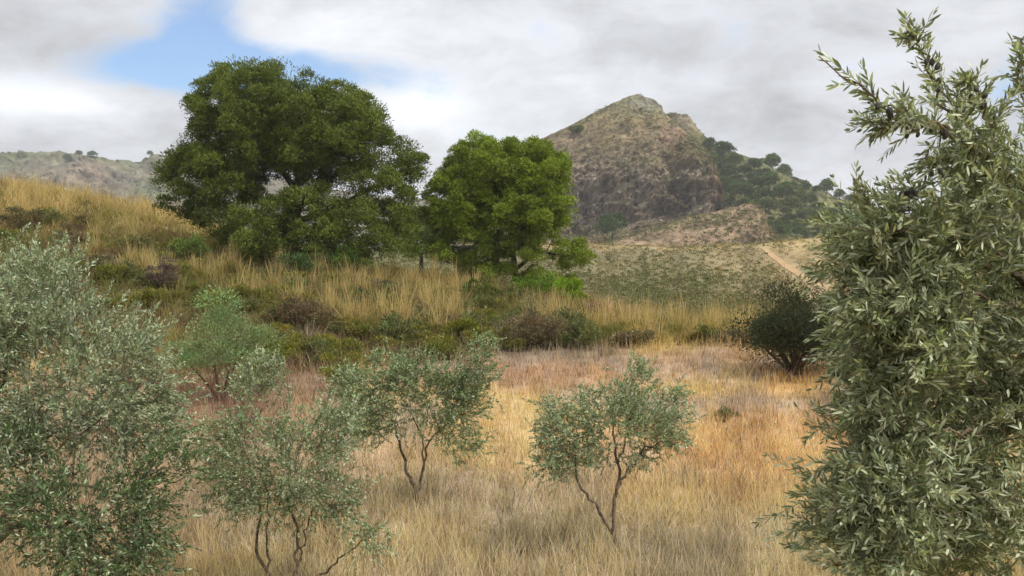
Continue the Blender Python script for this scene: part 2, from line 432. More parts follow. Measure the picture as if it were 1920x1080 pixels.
# mountains: each mass is a surface through profiles (foot .. ridge .. back foot) given for a row of directions
def mass(name, cols_, npx, nrow, amp, freq, colfn, mat, seed=0, closed=True):
    pxs = np.array([c[0] for c in cols_], float); K = len(cols_[0][1])
    prof = np.array([c[1] for c in cols_], float)            # (C,K,2) py, depth
    q = np.linspace(pxs[0], pxs[-1], npx); P3 = np.empty((npx, K, 2))
    for k in range(K):
        for a in range(2): P3[:, k, a] = np.interp(q, pxs, prof[:, k, a])
    ker = np.hanning(npx // 8 * 2 + 3)[1:-1]; ker /= ker.sum(); kp = len(ker) // 2; kr = np.array([1, 2, 1.]) / 4
    for k in range(K):
        for a in range(2):
            if a == 0 and k >= RIDGE.get(name, -1): continue
            if a == 0 and k > 0:
                rg = P3[:, RIDGE[name], 0]; fr = (P3[:, k, 0] - rg); P3[:, k, 0] = rg + np.maximum(np.convolve(np.pad(fr, kp, mode='edge'), ker, 'valid'), 0)
            else: P3[:, k, a] = np.convolve(np.pad(P3[:, k, a], kp, mode='edge'), ker, 'valid')
    s = np.linspace(0, K - 1, nrow); k0 = np.minimum(s.astype(int), K - 2); f = (s - k0)[None, :, None]
    G = P3[:, k0] * (1 - f) + P3[:, k0 + 1] * f
    pos = pt(q[:, None], G[..., 0], G[..., 1])
    w = np.ones((npx, nrow))
    n1 = fbm(pos * freq, 5, seed, True); n2 = fbm(pos * freq * 3.1, 4, seed + 5); n3 = fbm(pos * freq * .35, 3, seed + 9)
    a = amp(q[:, None], G[..., 0], s[None, :]) * w
    nrm = np.array([0.0, -1.0, 0.35])
    n4 = fbm(pos * freq * 9, 3, seed + 3)
    pos = pos + nrm * (a * (n1 * .9 + n2 * .7 + n3 * 1.2 + n4 * .35))[..., None]
    ii, jj = np.meshgrid(np.arange(npx - 1), np.arange(nrow - 1), indexing='ij')
    Fq = np.stack([ii * nrow + jj, (ii + 1) * nrow + jj, (ii + 1) * nrow + jj + 1, ii * nrow + jj + 1], -1).reshape(-1, 4)
    C = colfn(pos, q[:, None] + 0 * G[..., 0], G[..., 0], n1, n2)
    o = mk(name, pos.reshape(-1, 3), Fq, mat, None, C.reshape(-1, 3), True)
    tag(o, kind='structure'); return pos, q, G


RIDGE = {'mountain': 4, 'hillside': 2, 'rocky_knoll': 2, 'far_hills': 2}
# crag: px, [(foot), (cliff foot), (cliff top), (upper slope), (ridge), (back), (back foot)]
sil = [(820, 415), (860, 392), (900, 350), (950, 305), (1005, 264), (1060, 240), (1095, 222), (1130, 203), (1165, 187), (1180, 180), (1195, 177), (1205, 180), (1215, 184), (1228, 190), (1240, 199), (1246, 212), (1262, 228), (1279, 243), (1300, 260), (1321, 282), (1332, 303), (1338, 335), (1342, 367), (1352, 395), (1380, 425)]
crag = []
for px, py in sil:
    h = 460 - py
    cf = float(np.interp(px, [1050, 1150, 1250, 1340], [445, 440, 408, 388]))
    if px < 1050: e = (462, 300), (448 - .1 * h, 330), (460 - .55 * h, 350), (460 - .8 * h, 372)
    elif px < 1255: e = (462, 290), (cf, 334), (460 - .45 * h, 344), (460 - .72 * h, 364)
    else:
        cf = max(cf, py + 6); e = (462, 290), (cf, 332), (cf - .72 * (cf - py), 339), (cf - .93 * (cf - py), 347)
    dr = 398 if px < 1250 else np.interp(px, [1250, 1340, 1380], [385, 356, 350])
    crag.append((px, [*e, (py, dr), (py + 45, dr + 40), (480, dr + 110)]))


def crag_amp(px, py, s):
    cliff = np.exp(-((py - 375) / 62) ** 2) * np.clip((px - 1030) / 40, 0, 1)
    edge = np.clip((4.0 - s) / .4, .3, 1) * np.ones_like(px)
    return (1.8 + 6.0 * cliff + 2.0 * np.exp(-((px - 1215) / 45) ** 2 - ((py - 200) / 25) ** 2)) * edge


def crag_col(pos, px, py, n1, n2):
    sh = px.shape; m = fbm(pos * .05, 4, 21); m2 = fbm(pos * .22, 4, 31)
    rock = lin(130, 117, 104) + 0 * px[..., None]
    pale = lin(166, 148, 130); brown = lin(128, 104, 84); scrub = lin(124, 118, 80); grey = lin(122, 120, 104)
    cliff = np.clip(np.exp(-((py - 380) / 75) ** 2) * np.clip((px - 1030) / 50, 0, 1) * 1.4 + .35 * m, 0, 1)[..., None]
    slope = lin(120, 106, 78) * (1 + .25 * m2[..., None])
    c = rock * cliff + slope * (1 - cliff)
    a = np.clip(m2 * 2.2 - .2, 0, 1)[..., None] * cliff * .8; c = c * (1 - a) + pale * a
    a = np.clip(-m * 2 + .1, 0, 1)[..., None] * .6; c = c * (1 - a) + scrub * a
    cr = fbm(pos * np.array([.16, .16, .05]), 4, 91, True); a = np.clip(cr * 3.4 - 1.2, 0, 1)[..., None] * cliff * .85; c = c * (1 - a) + lin(84, 70, 60) * a
    red = (np.exp(-((px - 1262) / 26) ** 2 - ((py - 262) / 40) ** 2))[..., None] * .4; c = c * (1 - red) + lin(132, 98, 86) * red
    top = (np.exp(-((px - 1215) / 45) ** 2 - ((py - 195) / 20) ** 2))[..., None]; c = c * (1 - top) + grey * top
    org = (np.exp(-((px - 1336) / 12) ** 2 - ((py - 350) / 35) ** 2))[..., None] * .8; c = c * (1 - org) + lin(160, 134, 108) * org
    low = np.clip((py - 415) / 30, 0, 1)[..., None] * .7; c = c * (1 - low) + lin(124, 110, 82) * low
    return c


crag_pos, crag_q, crag_G = mass('mountain', crag, 460, 300, crag_amp, .11, crag_col, M_rock, 3)

back = [(1150, [(470, 360), (400, 400), (290, 440), (330, 480), (480, 560)])]
for px, py in [(1200, 230), (1240, 216), (1250, 213), (1265, 212), (1289, 216), (1297, 224), (1306, 238), (1314, 248), (1335, 271), (1367, 282), (1395, 292), (1431, 306), (1463, 324), (1502, 342), (1526, 352), (1562, 367), (1608, 384), (1680, 405), (1800, 430), (1980, 450)]:
    back.append((px, [(470, 262 if px > 1345 else 380), (py + (462 - py) * .45, 345 if px > 1345 else 405), (py, 410 if px > 1300 else 420), (py + 40, 470), (480, 560)]))


def back_col(pos, px, py, n1, n2):
    m = fbm(pos * .06, 4, 51); m2 = fbm(pos * .3, 3, 61)
    c = lin(116, 112, 72) * (1 + .25 * m2[..., None]); g = lin(88, 94, 56)
    a = np.clip(m * 2 + .55, 0, 1)[..., None] * np.clip((px - 1300) / 30, 0, 1)[..., None] * .8
    c = c * (1 - a) + g * a
    r = (np.exp(-((px - 1285) / 30) ** 2 - ((py - 230) / 26) ** 2))[..., None]; return c * (1 - r) + lin(134, 122, 104) * r


back_pos, back_q, back_G = mass('hillside', back, 420, 180, lambda px, py, s: 1.3 * np.clip((2.2 - s) / .4, .25, 1) + 0 * px, .07, back_col, M_rock, 13)
kn = []
for px, py in [(1150, 452), (1200, 436), (1250, 420), (1300, 404), (1340, 398), (1375, 388), (1400, 382), (1418, 386), (1432, 400), (1440, 425), (1452, 440), (1480, 452)]:
    kn.append((px, [(470, 240), (py + (470 - py) * .35, 256), (py, 272), (py + 20, 292), (480, 330)]))


def kn_col(pos, px, py, n1, n2):
    m2 = fbm(pos * .3, 4, 71)[..., None]; c = lin(138, 118, 94) * (1 + .3 * m2)
    a = np.clip(fbm(pos * .12, 3, 75) * 2, 0, 1)[..., None] * .6; return c * (1 - a) + lin(122, 114, 76) * a


kn_pos, kn_q, kn_G = mass('rocky_knoll', kn, 240, 110, lambda px, py, s: 1.1 + .9 * np.exp(-((px - 1420) / 30) ** 2) + 0 * s, .16, kn_col, M_rock, 23)
fh = []
for px, py in [(-900, 330), (-500, 310), (-200, 306), (0, 299), (50, 296), (110, 291), (160, 294), (200, 301), (240, 303), (262, 304), (275, 298), (292, 293), (330, 300), (420, 318), (560, 345), (680, 362), (760, 372), (800, 376), (860, 384), (1000, 420), (1200, 455)]:
    fh.append((px, [(470, 620), (py + (465 - py) * .5, 700), (py, 800), (py + 30, 900), (475, 1050)]))


def fh_col(pos, px, py, n1, n2):
    m = fbm(pos * .02, 4, 81)[..., None]; m2 = fbm(pos * .09, 4, 85)[..., None]
    c = lin(112, 106, 88) * (1 + .6 * m2); a = np.clip(m * 2 + .4, 0, 1) * .75; c = c * (1 - a) + lin(96, 104, 70) * a
    r = np.exp(-((px - 165) / 60) ** 2 - ((py - 335) / 22) ** 2)[..., None] * .3; return c * (1 - r) + lin(150, 120, 104) * r


fh_pos, fh_q, fh_G = mass('far_hills', fh, 520, 110, lambda px, py, s: 9.0 + 0 * px + 0 * s, .045, fh_col, M_rock, 33)

# path on the middle hillside
pp = np.array([(1432, 122, .8), (1452, 112, 1.0), (1475, 104, 1.1), (1500, 96, 1.3), (1518, 88, 1.5), (1535, 82, 1.7), (1528, 76, 1.4), (1505, 71, 1.0), (1490, 68, .8)])
tq = np.linspace(0, len(pp) - 1, 120); ppx = np.interp(tq, np.arange(len(pp)), pp[:, 0]); pdd = np.interp(tq, np.arange(len(pp)), pp[:, 1]); pw = np.interp(tq, np.arange(len(pp)), pp[:, 2]) * .85
pxw = (ppx - 960) / F * pdd + .5 * fbm(xyz(tq * .5, 0), 2, 1); tv = norm(np.stack([np.gradient(pxw), np.gradient(pdd)], -1)); nv = np.stack([tv[:, 1], -tv[:, 0]], -1)
rows_ = []
for k in np.linspace(-.5, .5, 5):
    x_ = pxw + nv[:, 0] * pw * k * (1 + .3 * fbm(xyz(tq, k), 2, 4)); y_ = pdd + nv[:, 1] * pw * k; rows_.append(xyz(x_, y_, gz(x_, y_) + .07))
pv = np.stack(rows_, 1).reshape(-1, 3); ii, jj = np.meshgrid(np.arange(119), np.arange(4), indexing='ij')
pf = np.stack([ii * 5 + jj, (ii + 1) * 5 + jj, (ii + 1) * 5 + jj + 1, ii * 5 + jj + 1], -1).reshape(-1, 4)
tag(mk('path', pv, pf, M_path, None, np.broadcast_to(lin(166, 139, 105), (len(pv), 3)), True), kind='structure')
path_xy = np.stack([pxw, pdd], -1)


# ------------------------------------------------------------------ grass and scrub that nobody could count
def clumped(n_cl, per, pxr, dr, spread):
    px = rng.uniform(*pxr, n_cl); d = np.exp(rng.uniform(math.log(dr[0]), math.log(dr[1]), n_cl))
    x = (px - 960) / F * d; rid = np.repeat(np.arange(n_cl), per)
    xx = x[rid] + rng.normal(size=len(rid)) * spread; yy = d[rid] + rng.normal(size=len(rid)) * spread
    return xx, yy, rid


def field_grass():
    parts = []
    for (ncl, per, dr, Lr, wr) in ((5200, 24, (6.5, 14), (.16, .42), (.006, .013)), (6200, 18, (14, 35), (.14, .36), (.008, .016))):
        x, y, rid = clumped(ncl, per, (-260, 2150), dr, .10)
        hz = rng.uniform(.5, 1.25, ncl)[rid] * (1 + .35 * fbm(xyz(x / 1.3, y / 1.3), 2, 15))
        N = len(x); P0 = xyz(x, y, gz(x, y) - .02)
        lean = norm(rng.normal(size=(ncl, 3)) * [1, 1, 0])[rid] * .22
        d = norm(np.array([0, 0, 1.0]) + rng.normal(size=(N, 3)) * .33 + lean); L = rng.uniform(*Lr, N) * hz
        b = rng.normal(size=(N, 3)) * .12 * L[:, None]; b[:, 2] -= .10 * L
        c = land_col(x, y); tone = rng.normal(size=(ncl, 1))[rid] * .26
        c1 = np.clip(c * (1.22 + tone) * (1 + rng.normal(size=(N, 1)) * .34) * (1 + rng.normal(size=(N, 3)) * .05), .01, .9)
        gr = (rng.random(N) < .12)[:, None]; c1 = np.where(gr, c1.mean(1, keepdims=True) * np.array([.95, .90, .88]), c1)
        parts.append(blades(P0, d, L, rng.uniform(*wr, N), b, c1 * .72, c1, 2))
    # taller stalks with pale heads
    x, y, rid = clumped(6500, 5, (-100, 2000), (7, 30), .16); N = len(x)
    L = rng.uniform(.28, .62, N); c = np.clip(land_col(x, y) * rng.uniform(.8, 2.0, (N, 1)), 0, .85)
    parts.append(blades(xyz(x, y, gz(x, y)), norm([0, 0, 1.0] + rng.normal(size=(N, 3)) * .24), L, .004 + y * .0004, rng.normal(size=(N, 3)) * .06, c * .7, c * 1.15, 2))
    V, Fq, C = cat(parts); tag(mk('dry_grass', V, Fq, M_grass, None, C), 'dry straw coloured grass covering the flat field between the olive trees', 'grass', kind='stuff')


def bank_grass():
    parts = []
    x, y, rid = clumped(17000, 14, (-260, 1700), (28.5, 66), .2); ncl = 17000; N = len(x)
    y = y + np.clip((37 - y) / 8.5, 0, 1) * (1.6 * fbm(xyz(x / 3.5, 3.0), 2, 8) + np.interp(960 + F * x / y, [0, 560, 1000, 1400, 1600], [22.5, 25.3, 28.8, 32.2, 33]) - 28.5)
    hz = rng.uniform(.5, 1.3, ncl)[rid]; P0 = xyz(x, y, gz(x, y) - .03)
    crest = np.clip((y - 46) / 10, 0, 1) * np.clip(1 - (x + 14) / 6, 0, 1)
    d = norm(np.array([0, 0, 1.0]) + rng.normal(size=(N, 3)) * .4); L = rng.uniform(.22, .72, N) * hz * (1 + .7 * crest)
    b = rng.normal(size=(N, 3)) * .25 * L[:, None]; b[:, 2] -= .12 * L
    c = land_col(x, y); tone = (rng.normal(size=(ncl, 1)) * .28)[rid]
    g = (fbm(xyz(x / 2.2, y / 3.0), 3, 93) + .35 * rng.normal(size=ncl)[rid]) * (1 - crest)
    green = np.clip(g * 2.4 + .3, 0, 1)[:, None]; c = c * (1 - .75 * green) + lin(106, 112, 42) * .75 * green
    br = np.clip(-g * 2.2 - .3, 0, 1)[:, None]; c = c * (1 - .7 * br) + lin(110, 84, 62) * .7 * br
    c1 = np.clip(c * (1.12 + tone) * (1 + rng.normal(size=(N, 1)) * .2), .01, .9)
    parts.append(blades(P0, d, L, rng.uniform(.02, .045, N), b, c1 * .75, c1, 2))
    V, Fq, C = cat(parts); tag(mk('bank_grass', V, Fq, M_grass, None, C), 'tall dry and greenish grass covering the bank and the crest behind the olive trees', 'grass', kind='stuff')


def puffs_leaves(centres, R, n, L, Wd, colr, flat=.75, up=.25):
    """many small leaf faces on a cloud of rounded clumps"""
    M = len(centres); cid = np.repeat(np.arange(M), n); N = len(cid); u = runit(N); u[:, 2] = np.where(rng.random(N) < .7, np.abs(u[:, 2]), u[:, 2])
    rad = np.asarray(R)[cid] * rng.uniform(.55, 1.05, N)
    pos = np.asarray(centres)[cid] + u * rad[:, None] * [1, 1, flat]
    d = norm(u + runit(N) * .7 + [0, 0, up])
    return diamonds(pos, d, rng.uniform(.7, 1.3, N) * L, rng.uniform(.7, 1.3, N) * Wd, np.clip(colr[cid] * (1 + rng.normal(size=(N, 1)) * .16), .005, .9), .12, u)


def hill_scrub():
    n = 14500; px = rng.uniform(640, 1950, n); d = np.exp(rng.uniform(math.log(58), math.log(132), n)); x = (px - 960) / F * d
    keep = np.min(np.hypot(x[:, None] - path_xy[None, ::3, 0], d[:, None] - path_xy[None, ::3, 1]), 1) > 1.1
    g = fbm(xyz(x / 9, d / 14), 3, 101) + .35 * np.exp(-((px - 1250) / 190) ** 2) - .2 * np.clip((px - 1400) / 120, 0, 1) - .35 * np.exp(-((d - 128) / 9) ** 2)
    keep &= rng.random(n) < np.clip(.6 + .5 * g, .25, 1); px, d, x, g = px[keep], d[keep], x[keep], g[keep]; n = len(x)
    R = .12 + .5 * rng.random(n) ** 2.6 + .25 * (rng.random(n) < .12); gr = (rng.random(n) < np.clip(.42 + .8 * g, .12, .9))[:, None]
    c = np.where(gr, vary(lin(102, 104, 60), n, .18), vary(land_col(x, d), n, .15) * 1.02)
    V, Fq, C = puffs_leaves(xyz(x, d, gz(x, d) + R * .25), R, 24, .17, .085, c, .7)
    tag(mk('scrub', V, Fq, M_shrub, None, C), 'low green and straw coloured scrub dotted over the middle hillside', 'scrub', kind='stuff')


def rock_scrub():
    out = []
    for pos, rows_k, num, seed in ((crag_pos, (0, 200), 7000, 1), (back_pos, (0, 90), 7000, 2), (kn_pos, (0, 55), 1800, 3)):
        a, b = pos.shape[:2]; i = rng.integers(0, a, num); j = rng.integers(rows_k[0], rows_k[1], num); p = pos[i, j]
        nz = fbm(p * .05, 3, seed + 200); k = rng.random(num) < .55 + nz; p = p[k]; m = len(p)
        R = rng.uniform(.25, 1.0, m) ** 1.3 * (.8 if seed == 3 else 1)
        out.append(puffs_leaves(p, R, 16, .5, .28, vary(lin(108, 106, 70), m, .2), .75))
    i = rng.integers(0, fh_pos.shape[0], 1500); j = rng.integers(0, 44, 1500); p = fh_pos[i, j]
    out.append(puffs_leaves(p, rng.uniform(1, 3.2, 1500), 16, 1.3, .7, vary(lin(88, 96, 62), 1500, .15), .8))
    V, Fq, C = cat(out)
    tag(mk('mountain_scrub', V, Fq, M_shrub, None, C), 'sparse scrub speckling the rocky mountain slopes', 'scrub', kind='stuff')


field_grass(); bank_grass(); hill_scrub(); rock_scrub()


# ------------------------------------------------------------------ copies of a thing and its parts
def copy_tree(o, loc, rz=0.0, sc=1.0, label=None):
    c = o.copy(); col.objects.link(c); c.location = tuple(float(v) for v in loc); c.rotation_euler = (0, 0, rz)
    c.scale = (sc, sc, sc) if not isinstance(sc, tuple) else sc
    if label: c['label'] = label
    for ch in list(o.children):
        k = ch.copy(); col.objects.link(k); k.parent = c
    return c


# ------------------------------------------------------------------ branches
def bez(p0, p1, p2, K=8):
    t = np.linspace(0, 1, K)[:, None]; return (1 - t) ** 2 * p0 + 2 * t * (1 - t) * p1 + t * t * p2


def grow(limbs, clumps, r_tip=.004, r_max=.03, K=8, wig=.04, maxfrac=.75):
    """limbs: list of (points, radii). every clump centre is joined to the nearest wood by a curved branch"""
    paths, rads, nod, nr_, nd = [], [], [], [], []
    for P, R in limbs:
        P = np.asarray(P, float); R = np.asarray(R, float); s = np.linspace(0, len(P) - 1, K * 2)
        Q = np.stack([np.interp(s, np.arange(len(P)), P[:, k]) for k in range(3)], -1); q = np.interp(s, np.arange(len(P)), R)
        Q[1:-1] += rng.normal(size=Q[1:-1].shape) * wig * .3
        for h in (slice(0, K), slice(K - 1, 2 * K - 1)):
            paths.append(Q[h]); rads.append(q[h])
        paths.append(Q[-K:]); rads.append(q[-K:])
        T = norm(np.gradient(Q, axis=0)); nod += list(Q[3:]); nr_ += list(q[3:]); nd += list(T[3:])
    clumps = np.asarray(clumps, float); left = list(range(len(clumps)))
    N0 = np.array(nod); dist = np.array([np.linalg.norm(N0 - clumps[i], axis=1).min() for i in left]); left = [left[i] for i in np.argsort(dist)]
    for i in left:
        A = np.array(nod); R_ = np.array(nr_); dd = np.linalg.norm(A - clumps[i], axis=1) + .35 * np.maximum(0, A[:, 2] - clumps[i][2]); j = int(np.argmin(dd))
        L = np.linalg.norm(A[j] - clumps[i]); r0 = min(R_[j] * maxfrac, r_tip + L * .018, r_max); r0 = max(r0, r_tip * 1.2)
        mid = A[j] + np.array(nd[j]) * L * .45 + rng.normal(size=3) * L * .08
        Q = bez(A[j], mid, clumps[i], K); Q[1:-1] += rng.normal(size=Q[1:-1].shape) * wig * L * .5; q = np.linspace(r0, r_tip, K)
        paths.append(Q); rads.append(q); T = norm(np.gradient(Q, axis=0))
        nod += list(Q[2:]); nr_ += list(q[2:]); nd += list(T[2:])
    return np.array(paths), np.array(rads)


def shoots(S, D, L, leafL, leafW, step, colr, hi, fine=False, pale=.25, sag=.12, twig_r=.0025, gap0=.12):
    """leafy shoots: start, direction, length -> twig tubes and leaf faces in opposite pairs"""
    N = len(S); t = np.linspace(0, 1, 5); bend = rng.normal(size=(N, 3)) * .18 + [0, 0, -sag]
    C = S[:, None] + D[:, None] * (L[:, None, None] * t[None, :, None]) + bend[:, None] * (L[:, None, None] * (t ** 2)[None, :, None])
    tb = tubes(C, np.broadcast_to(twig_r * (1.1 - .75 * t), (N, 5)), 3)
    n = np.maximum((L / step).astype(int), 3); sid = np.repeat(np.arange(N), n); k = np.arange(len(sid)) - np.repeat(np.cumsum(n) - n, n)
    tt = gap0 + (1 - gap0) * k / (n[sid] - 1 + 1e-6)
    base = S[sid] + D[sid] * (L[sid] * tt)[:, None] + bend[sid] * (L[sid] * tt ** 2)[:, None]
    tan = norm(D[sid] + 2 * bend[sid] * tt[:, None]); s, u = frames(tan); ph = (k % 2) * np.pi / 2 + rng.uniform(0, 6.28, N)[sid]
    out = []
    for sg in (0, np.pi):
        a = ph + sg + rng.normal(size=len(sid)) * .35; side = s * np.cos(a)[:, None] + u * np.sin(a)[:, None]
        ang = rng.uniform(.45, 1.05, len(sid)) * (1 - .5 * tt ** 2)
        d = norm(tan * np.cos(ang)[:, None] + side * np.sin(ang)[:, None] + [0, 0, -.05])
        keep = rng.random(len(sid)) < .93
        c = colr[sid] * (1 + rng.normal(size=(len(sid), 1)) * .16)
        pl = (rng.random(len(sid)) < pale)[:, None]; c = np.where(pl, hi * (1 + rng.normal(size=(len(sid), 1)) * .12), c)
        LL = leafL * rng.uniform(.7, 1.2, len(sid)) * (1 - .35 * np.maximum(tt - .8, 0) / .2)
        f = fine_leaves if fine else diamonds
        out.append(f(base[keep], d[keep], LL[keep], (leafW * rng.uniform(.8, 1.2, len(sid)))[keep], np.clip(c[keep], .01, .8)))
    return tb, cat(out)


def sample_ell(ells, per):
    """clump centres inside a union of ellipsoids; ells rows: centre(3) radii(3); packed by rejection"""
    out = []
    for (c, r), n in zip(ells, per):
        u = runit(n) * (rng.random((n, 1)) ** .42); out.append(np.asarray(c) + u * r)
    return np.concatenate(out)


def olive(label, limbs_px, d0, ells, nsh, leaf=.05, leafw=.013, step=.021, shl=(.16, .34), wood_r=.03, colr=(104, 120, 82), hi=(178, 186, 154), group=None, pale=.24, clump_n=22, base_px=None):
    """limbs_px: list of [(px,py,d,radius)...]; ells: (px,py,d,rx px,ry px,rd m)"""
    b = limbs_px[0][0]; base = pt(b[0], b[1], b[2]); base[2] = gz(base[0], base[1])
    rt = root('olive_tree', base, label, 'olive tree', group)
    limbs = []
    for k, lp in enumerate(limbs_px):
        P = pt([q[0] for q in lp], [q[1] for q in lp], [q[2] for q in lp])
        if lp[0][:2] == b[:2]: P[0] = base - [0, 0, .06]
        limbs.append((P - base, [q[3] * .68 for q in lp]))
    E, per, tot = [], [], 0
    vol = np.array([(e[3] * e[4]) for e in ells], float); vol /= vol.sum()
    for e, v in zip(ells, vol):
        c = pt(e[0], e[1], e[2]) - base; s = e[2] / F; E.append((c, np.array([e[3] * s, e[5], e[4] * s]))); per.append(max(3, int(clump_n * v * len(ells) / 2)))
    cl = sample_ell(E, per)
    paths, rads = grow(limbs, cl, .003, .012, 8, .05)
    # shoots sprout from clump centres and from the fine branches
    cs = np.concatenate([cl, paths[len(limbs) * 3:, 5]]); idx = rng.integers(0, len(cs), nsh)
    cen = np.mean([e[0] for e in E], 0); cen[2] -= .3 * np.mean([e[1][2] for e in E])
    S = cs[idx] + rng.normal(size=(nsh, 3)) * .075
    D = norm(norm(S - cen) * .75 + runit(nsh) * .8 + [0, 0, .42]); L = rng.uniform(*shl, nsh)
    tone = (1 + rng.normal(size=(len(cs), 1)) * .16)[idx]
    tb, lf = shoots(S, D, L, leaf, leafw, step, vary(lin(*colr), nsh, .12) * tone, lin(*hi), False, pale)
    V, Fq = cat([tubes(paths, rads, 6), tb]); mk('trunk', V, Fq, M_bark_olive, rt, None, True)
    mk('crown', lf[0], lf[1], M_olive, rt, lf[2])
    return rt


# the slender young olive in the centre right, forked low
olive('slender olive tree with a low branching trunk standing alone in the orange grass',
      [[(1150, 1035, 10.8, .05), (1152, 975, 10.8, .042), (1150, 935, 10.8, .036), (1160, 900, 10.8, .03), (1155, 850, 10.85, .024), (1150, 800, 10.9, .016)],
       [(1148, 1000, 10.8, .04), (1115, 950, 10.75, .028), (1085, 915, 10.7, .024), (1078, 870, 10.7, .018), (1080, 820, 10.7, .012)],
       [(1158, 915, 10.8, .028), (1180, 880, 10.9, .022), (1205, 845, 11, .018), (1240, 825, 11, .012)],
       [(1158, 870, 10.85, .02), (1175, 820, 10.8, .012), (1180, 760, 10.8, .008)]], 10.8,
      [(1150, 775, 10.8, 75, 55, .5), (1185, 735, 10.8, 34, 52, .3), (1225, 800, 11, 62, 48, .42), (1060, 800, 10.7, 55, 60, .42), (1040, 870, 10.6, 44, 30, .3), (1110, 850, 10.7, 44, 38, .35), (1262, 772, 11, 30, 38, .25), (1205, 850, 11.0, 45, 18, .2)],
      1600, clump_n=56, step=.021, colr=(128, 144, 106), pale=.34, leaf=.046, leafw=.017, shl=(.09, .20))
# the olive left of it, two stems in a V
olive('olive tree with two stems in a V and a wide crown before the bank',
      [[(782, 952, 12.7, .055), (778, 915, 12.7, .045), (762, 880, 12.7, .032), (750, 840, 12.7, .026), (735, 790, 12.7, .016)],
       [(780, 925, 12.7, .04), (795, 880, 12.75, .03), (805, 835, 12.8, .022), (830, 790, 12.8, .016), (870, 740, 12.8, .01)],
       [(795, 880, 12.75, .022), (790, 820, 12.6, .014), (770, 760, 12.6, .009)]], 12.7,
      [(735, 745, 12.7, 88, 72, .6), (690, 790, 12.6, 58, 50, .45), (830, 770, 12.8, 62, 60, .5), (900, 685, 12.9, 40, 52, .35), (850, 720, 12.8, 50, 50, .4), (765, 700, 12.7, 60, 45, .4), (860, 830, 12.8, 42, 30, .3), (660, 720, 12.8, 45, 40, .4), (880, 740, 12.9, 40, 50, .35)],
      2000, clump_n=60, colr=(116, 134, 90), pale=.24, leaf=.047, leafw=.018, shl=(.10, .23))
# the near olive at the bottom, several thin stems
olive('spindly olive tree with three thin stems rising from the bottom edge',
      [[(545, 1150, 9.2, .05), (505, 1085, 9.2, .034), (478, 1020, 9.2, .024), (490, 960, 9.2, .016), (470, 900, 9.2, .01)],
       [(550, 1140, 9.2, .045), (558, 1060, 9.2, .03), (560, 1000, 9.2, .022), (540, 935, 9.2, .015), (545, 870, 9.25, .01)],
       [(555, 1130, 9.2, .036), (600, 1075, 9.1, .02), (650, 1040, 9.0, .013), (700, 1000, 9.0, .007)],
       [(505, 1085, 9.2, .024), (500, 1010, 9.25, .016), (500, 940, 9.3, .01), (480, 850, 9.3, .007)],
       [(558, 1060, 9.2, .02), (580, 980, 9.3, .014), (610, 900, 9.3, .009)]], 9.2,
      [(480, 850, 9.2, 85, 90, .5), (495, 730, 9.3, 48, 55, .35), (600, 850, 9.3, 80, 75, .5), (560, 930, 9.2, 75, 50, .4), (440, 930, 9.1, 60, 50, .4), (640, 930, 9.2, 40, 50, .3), (690, 1000, 9.0, 45, 22, .2), (640, 800, 9.4, 45, 50, .3), (500, 700, 9.3, 30, 35, .2)],
      1500, clump_n=54, colr=(120, 138, 98), pale=.32, step=.023, leaf=.046, leafw=.0155, shl=(.11, .24))
# the big olives on the left
olive('large grey green olive tree filling the left edge of the picture',
      [[(-140, 1250, 7.6, .10), (-80, 1000, 7.6, .07), (-20, 880, 7.6, .05), (60, 830, 7.5, .03), (150, 800, 7.4, .018)],
       [(-80, 1000, 7.6, .06), (-30, 820, 7.8, .04), (10, 700, 7.9, .026), (40, 620, 8, .014), (50, 560, 8, .008)],
       [(-30, 820, 7.8, .04), (-10, 720, 7.8, .02), (15, 640, 7.8, .012), (20, 580, 7.8, .008)],
       [(-20, 890, 7.5, .03), (90, 850, 7.2, .016), (180, 790, 7.2, .01), (230, 720, 7.2, .007)]], 7.6,
      [(40, 560, 8, 110, 105, .7), (110, 640, 7.8, 110, 90, .7), (235, 690, 7.6, 90, 85, .6), (130, 780, 7.5, 110, 80, .6), (-30, 650, 8, 110, 130, .8), (275, 800, 7.6, 72, 62, .5), (20, 790, 7.6, 90, 60, .6)],
      2700, leaf=.050, leafw=.0135, step=.023, clump_n=80, colr=(122, 136, 104), pale=.30, shl=(.14, .30))
olive('low spreading olive tree with dark leaves and bare twigs in the lower left corner',
      [[(-60, 1180, 7.0, .09), (-40, 1050, 7.0, .06), (20, 990, 6.9, .04), (110, 985, 6.9, .024), (200, 960, 6.8, .014), (260, 930, 6.8, .008)],
       [(-40, 1050, 7.0, .05), (30, 930, 7.1, .03), (130, 900, 7.2, .02), (250, 930, 7.3, .014), (300, 905, 7.3, .010), (370, 895, 7.3, .006)],
       [(20, 990, 6.9, .02), (40, 1030, 6.9, .01), (60, 1060, 6.9, .006)],
       [(-30, 1020, 7.0, .03), (0, 860, 7.0, .014), (60, 830, 7.0, .010), (120, 815, 7.0, .005)]], 7.0,
      [(160, 930, 7.0, 110, 60, .5), (100, 1000, 6.8, 80, 45, .4), (260, 1000, 7.1, 70, 80, .5), (310, 860, 7.2, 60, 40, .4), (20, 950, 7.0, 60, 40, .4), (200, 1060, 6.8, 90, 45, .4), (30, 850, 7.2, 60, 50, .4)],
      950, leaf=.055, leafw=.015, step=.025, clump_n=46, colr=(84, 106, 66), pale=.15, shl=(.14, .30))


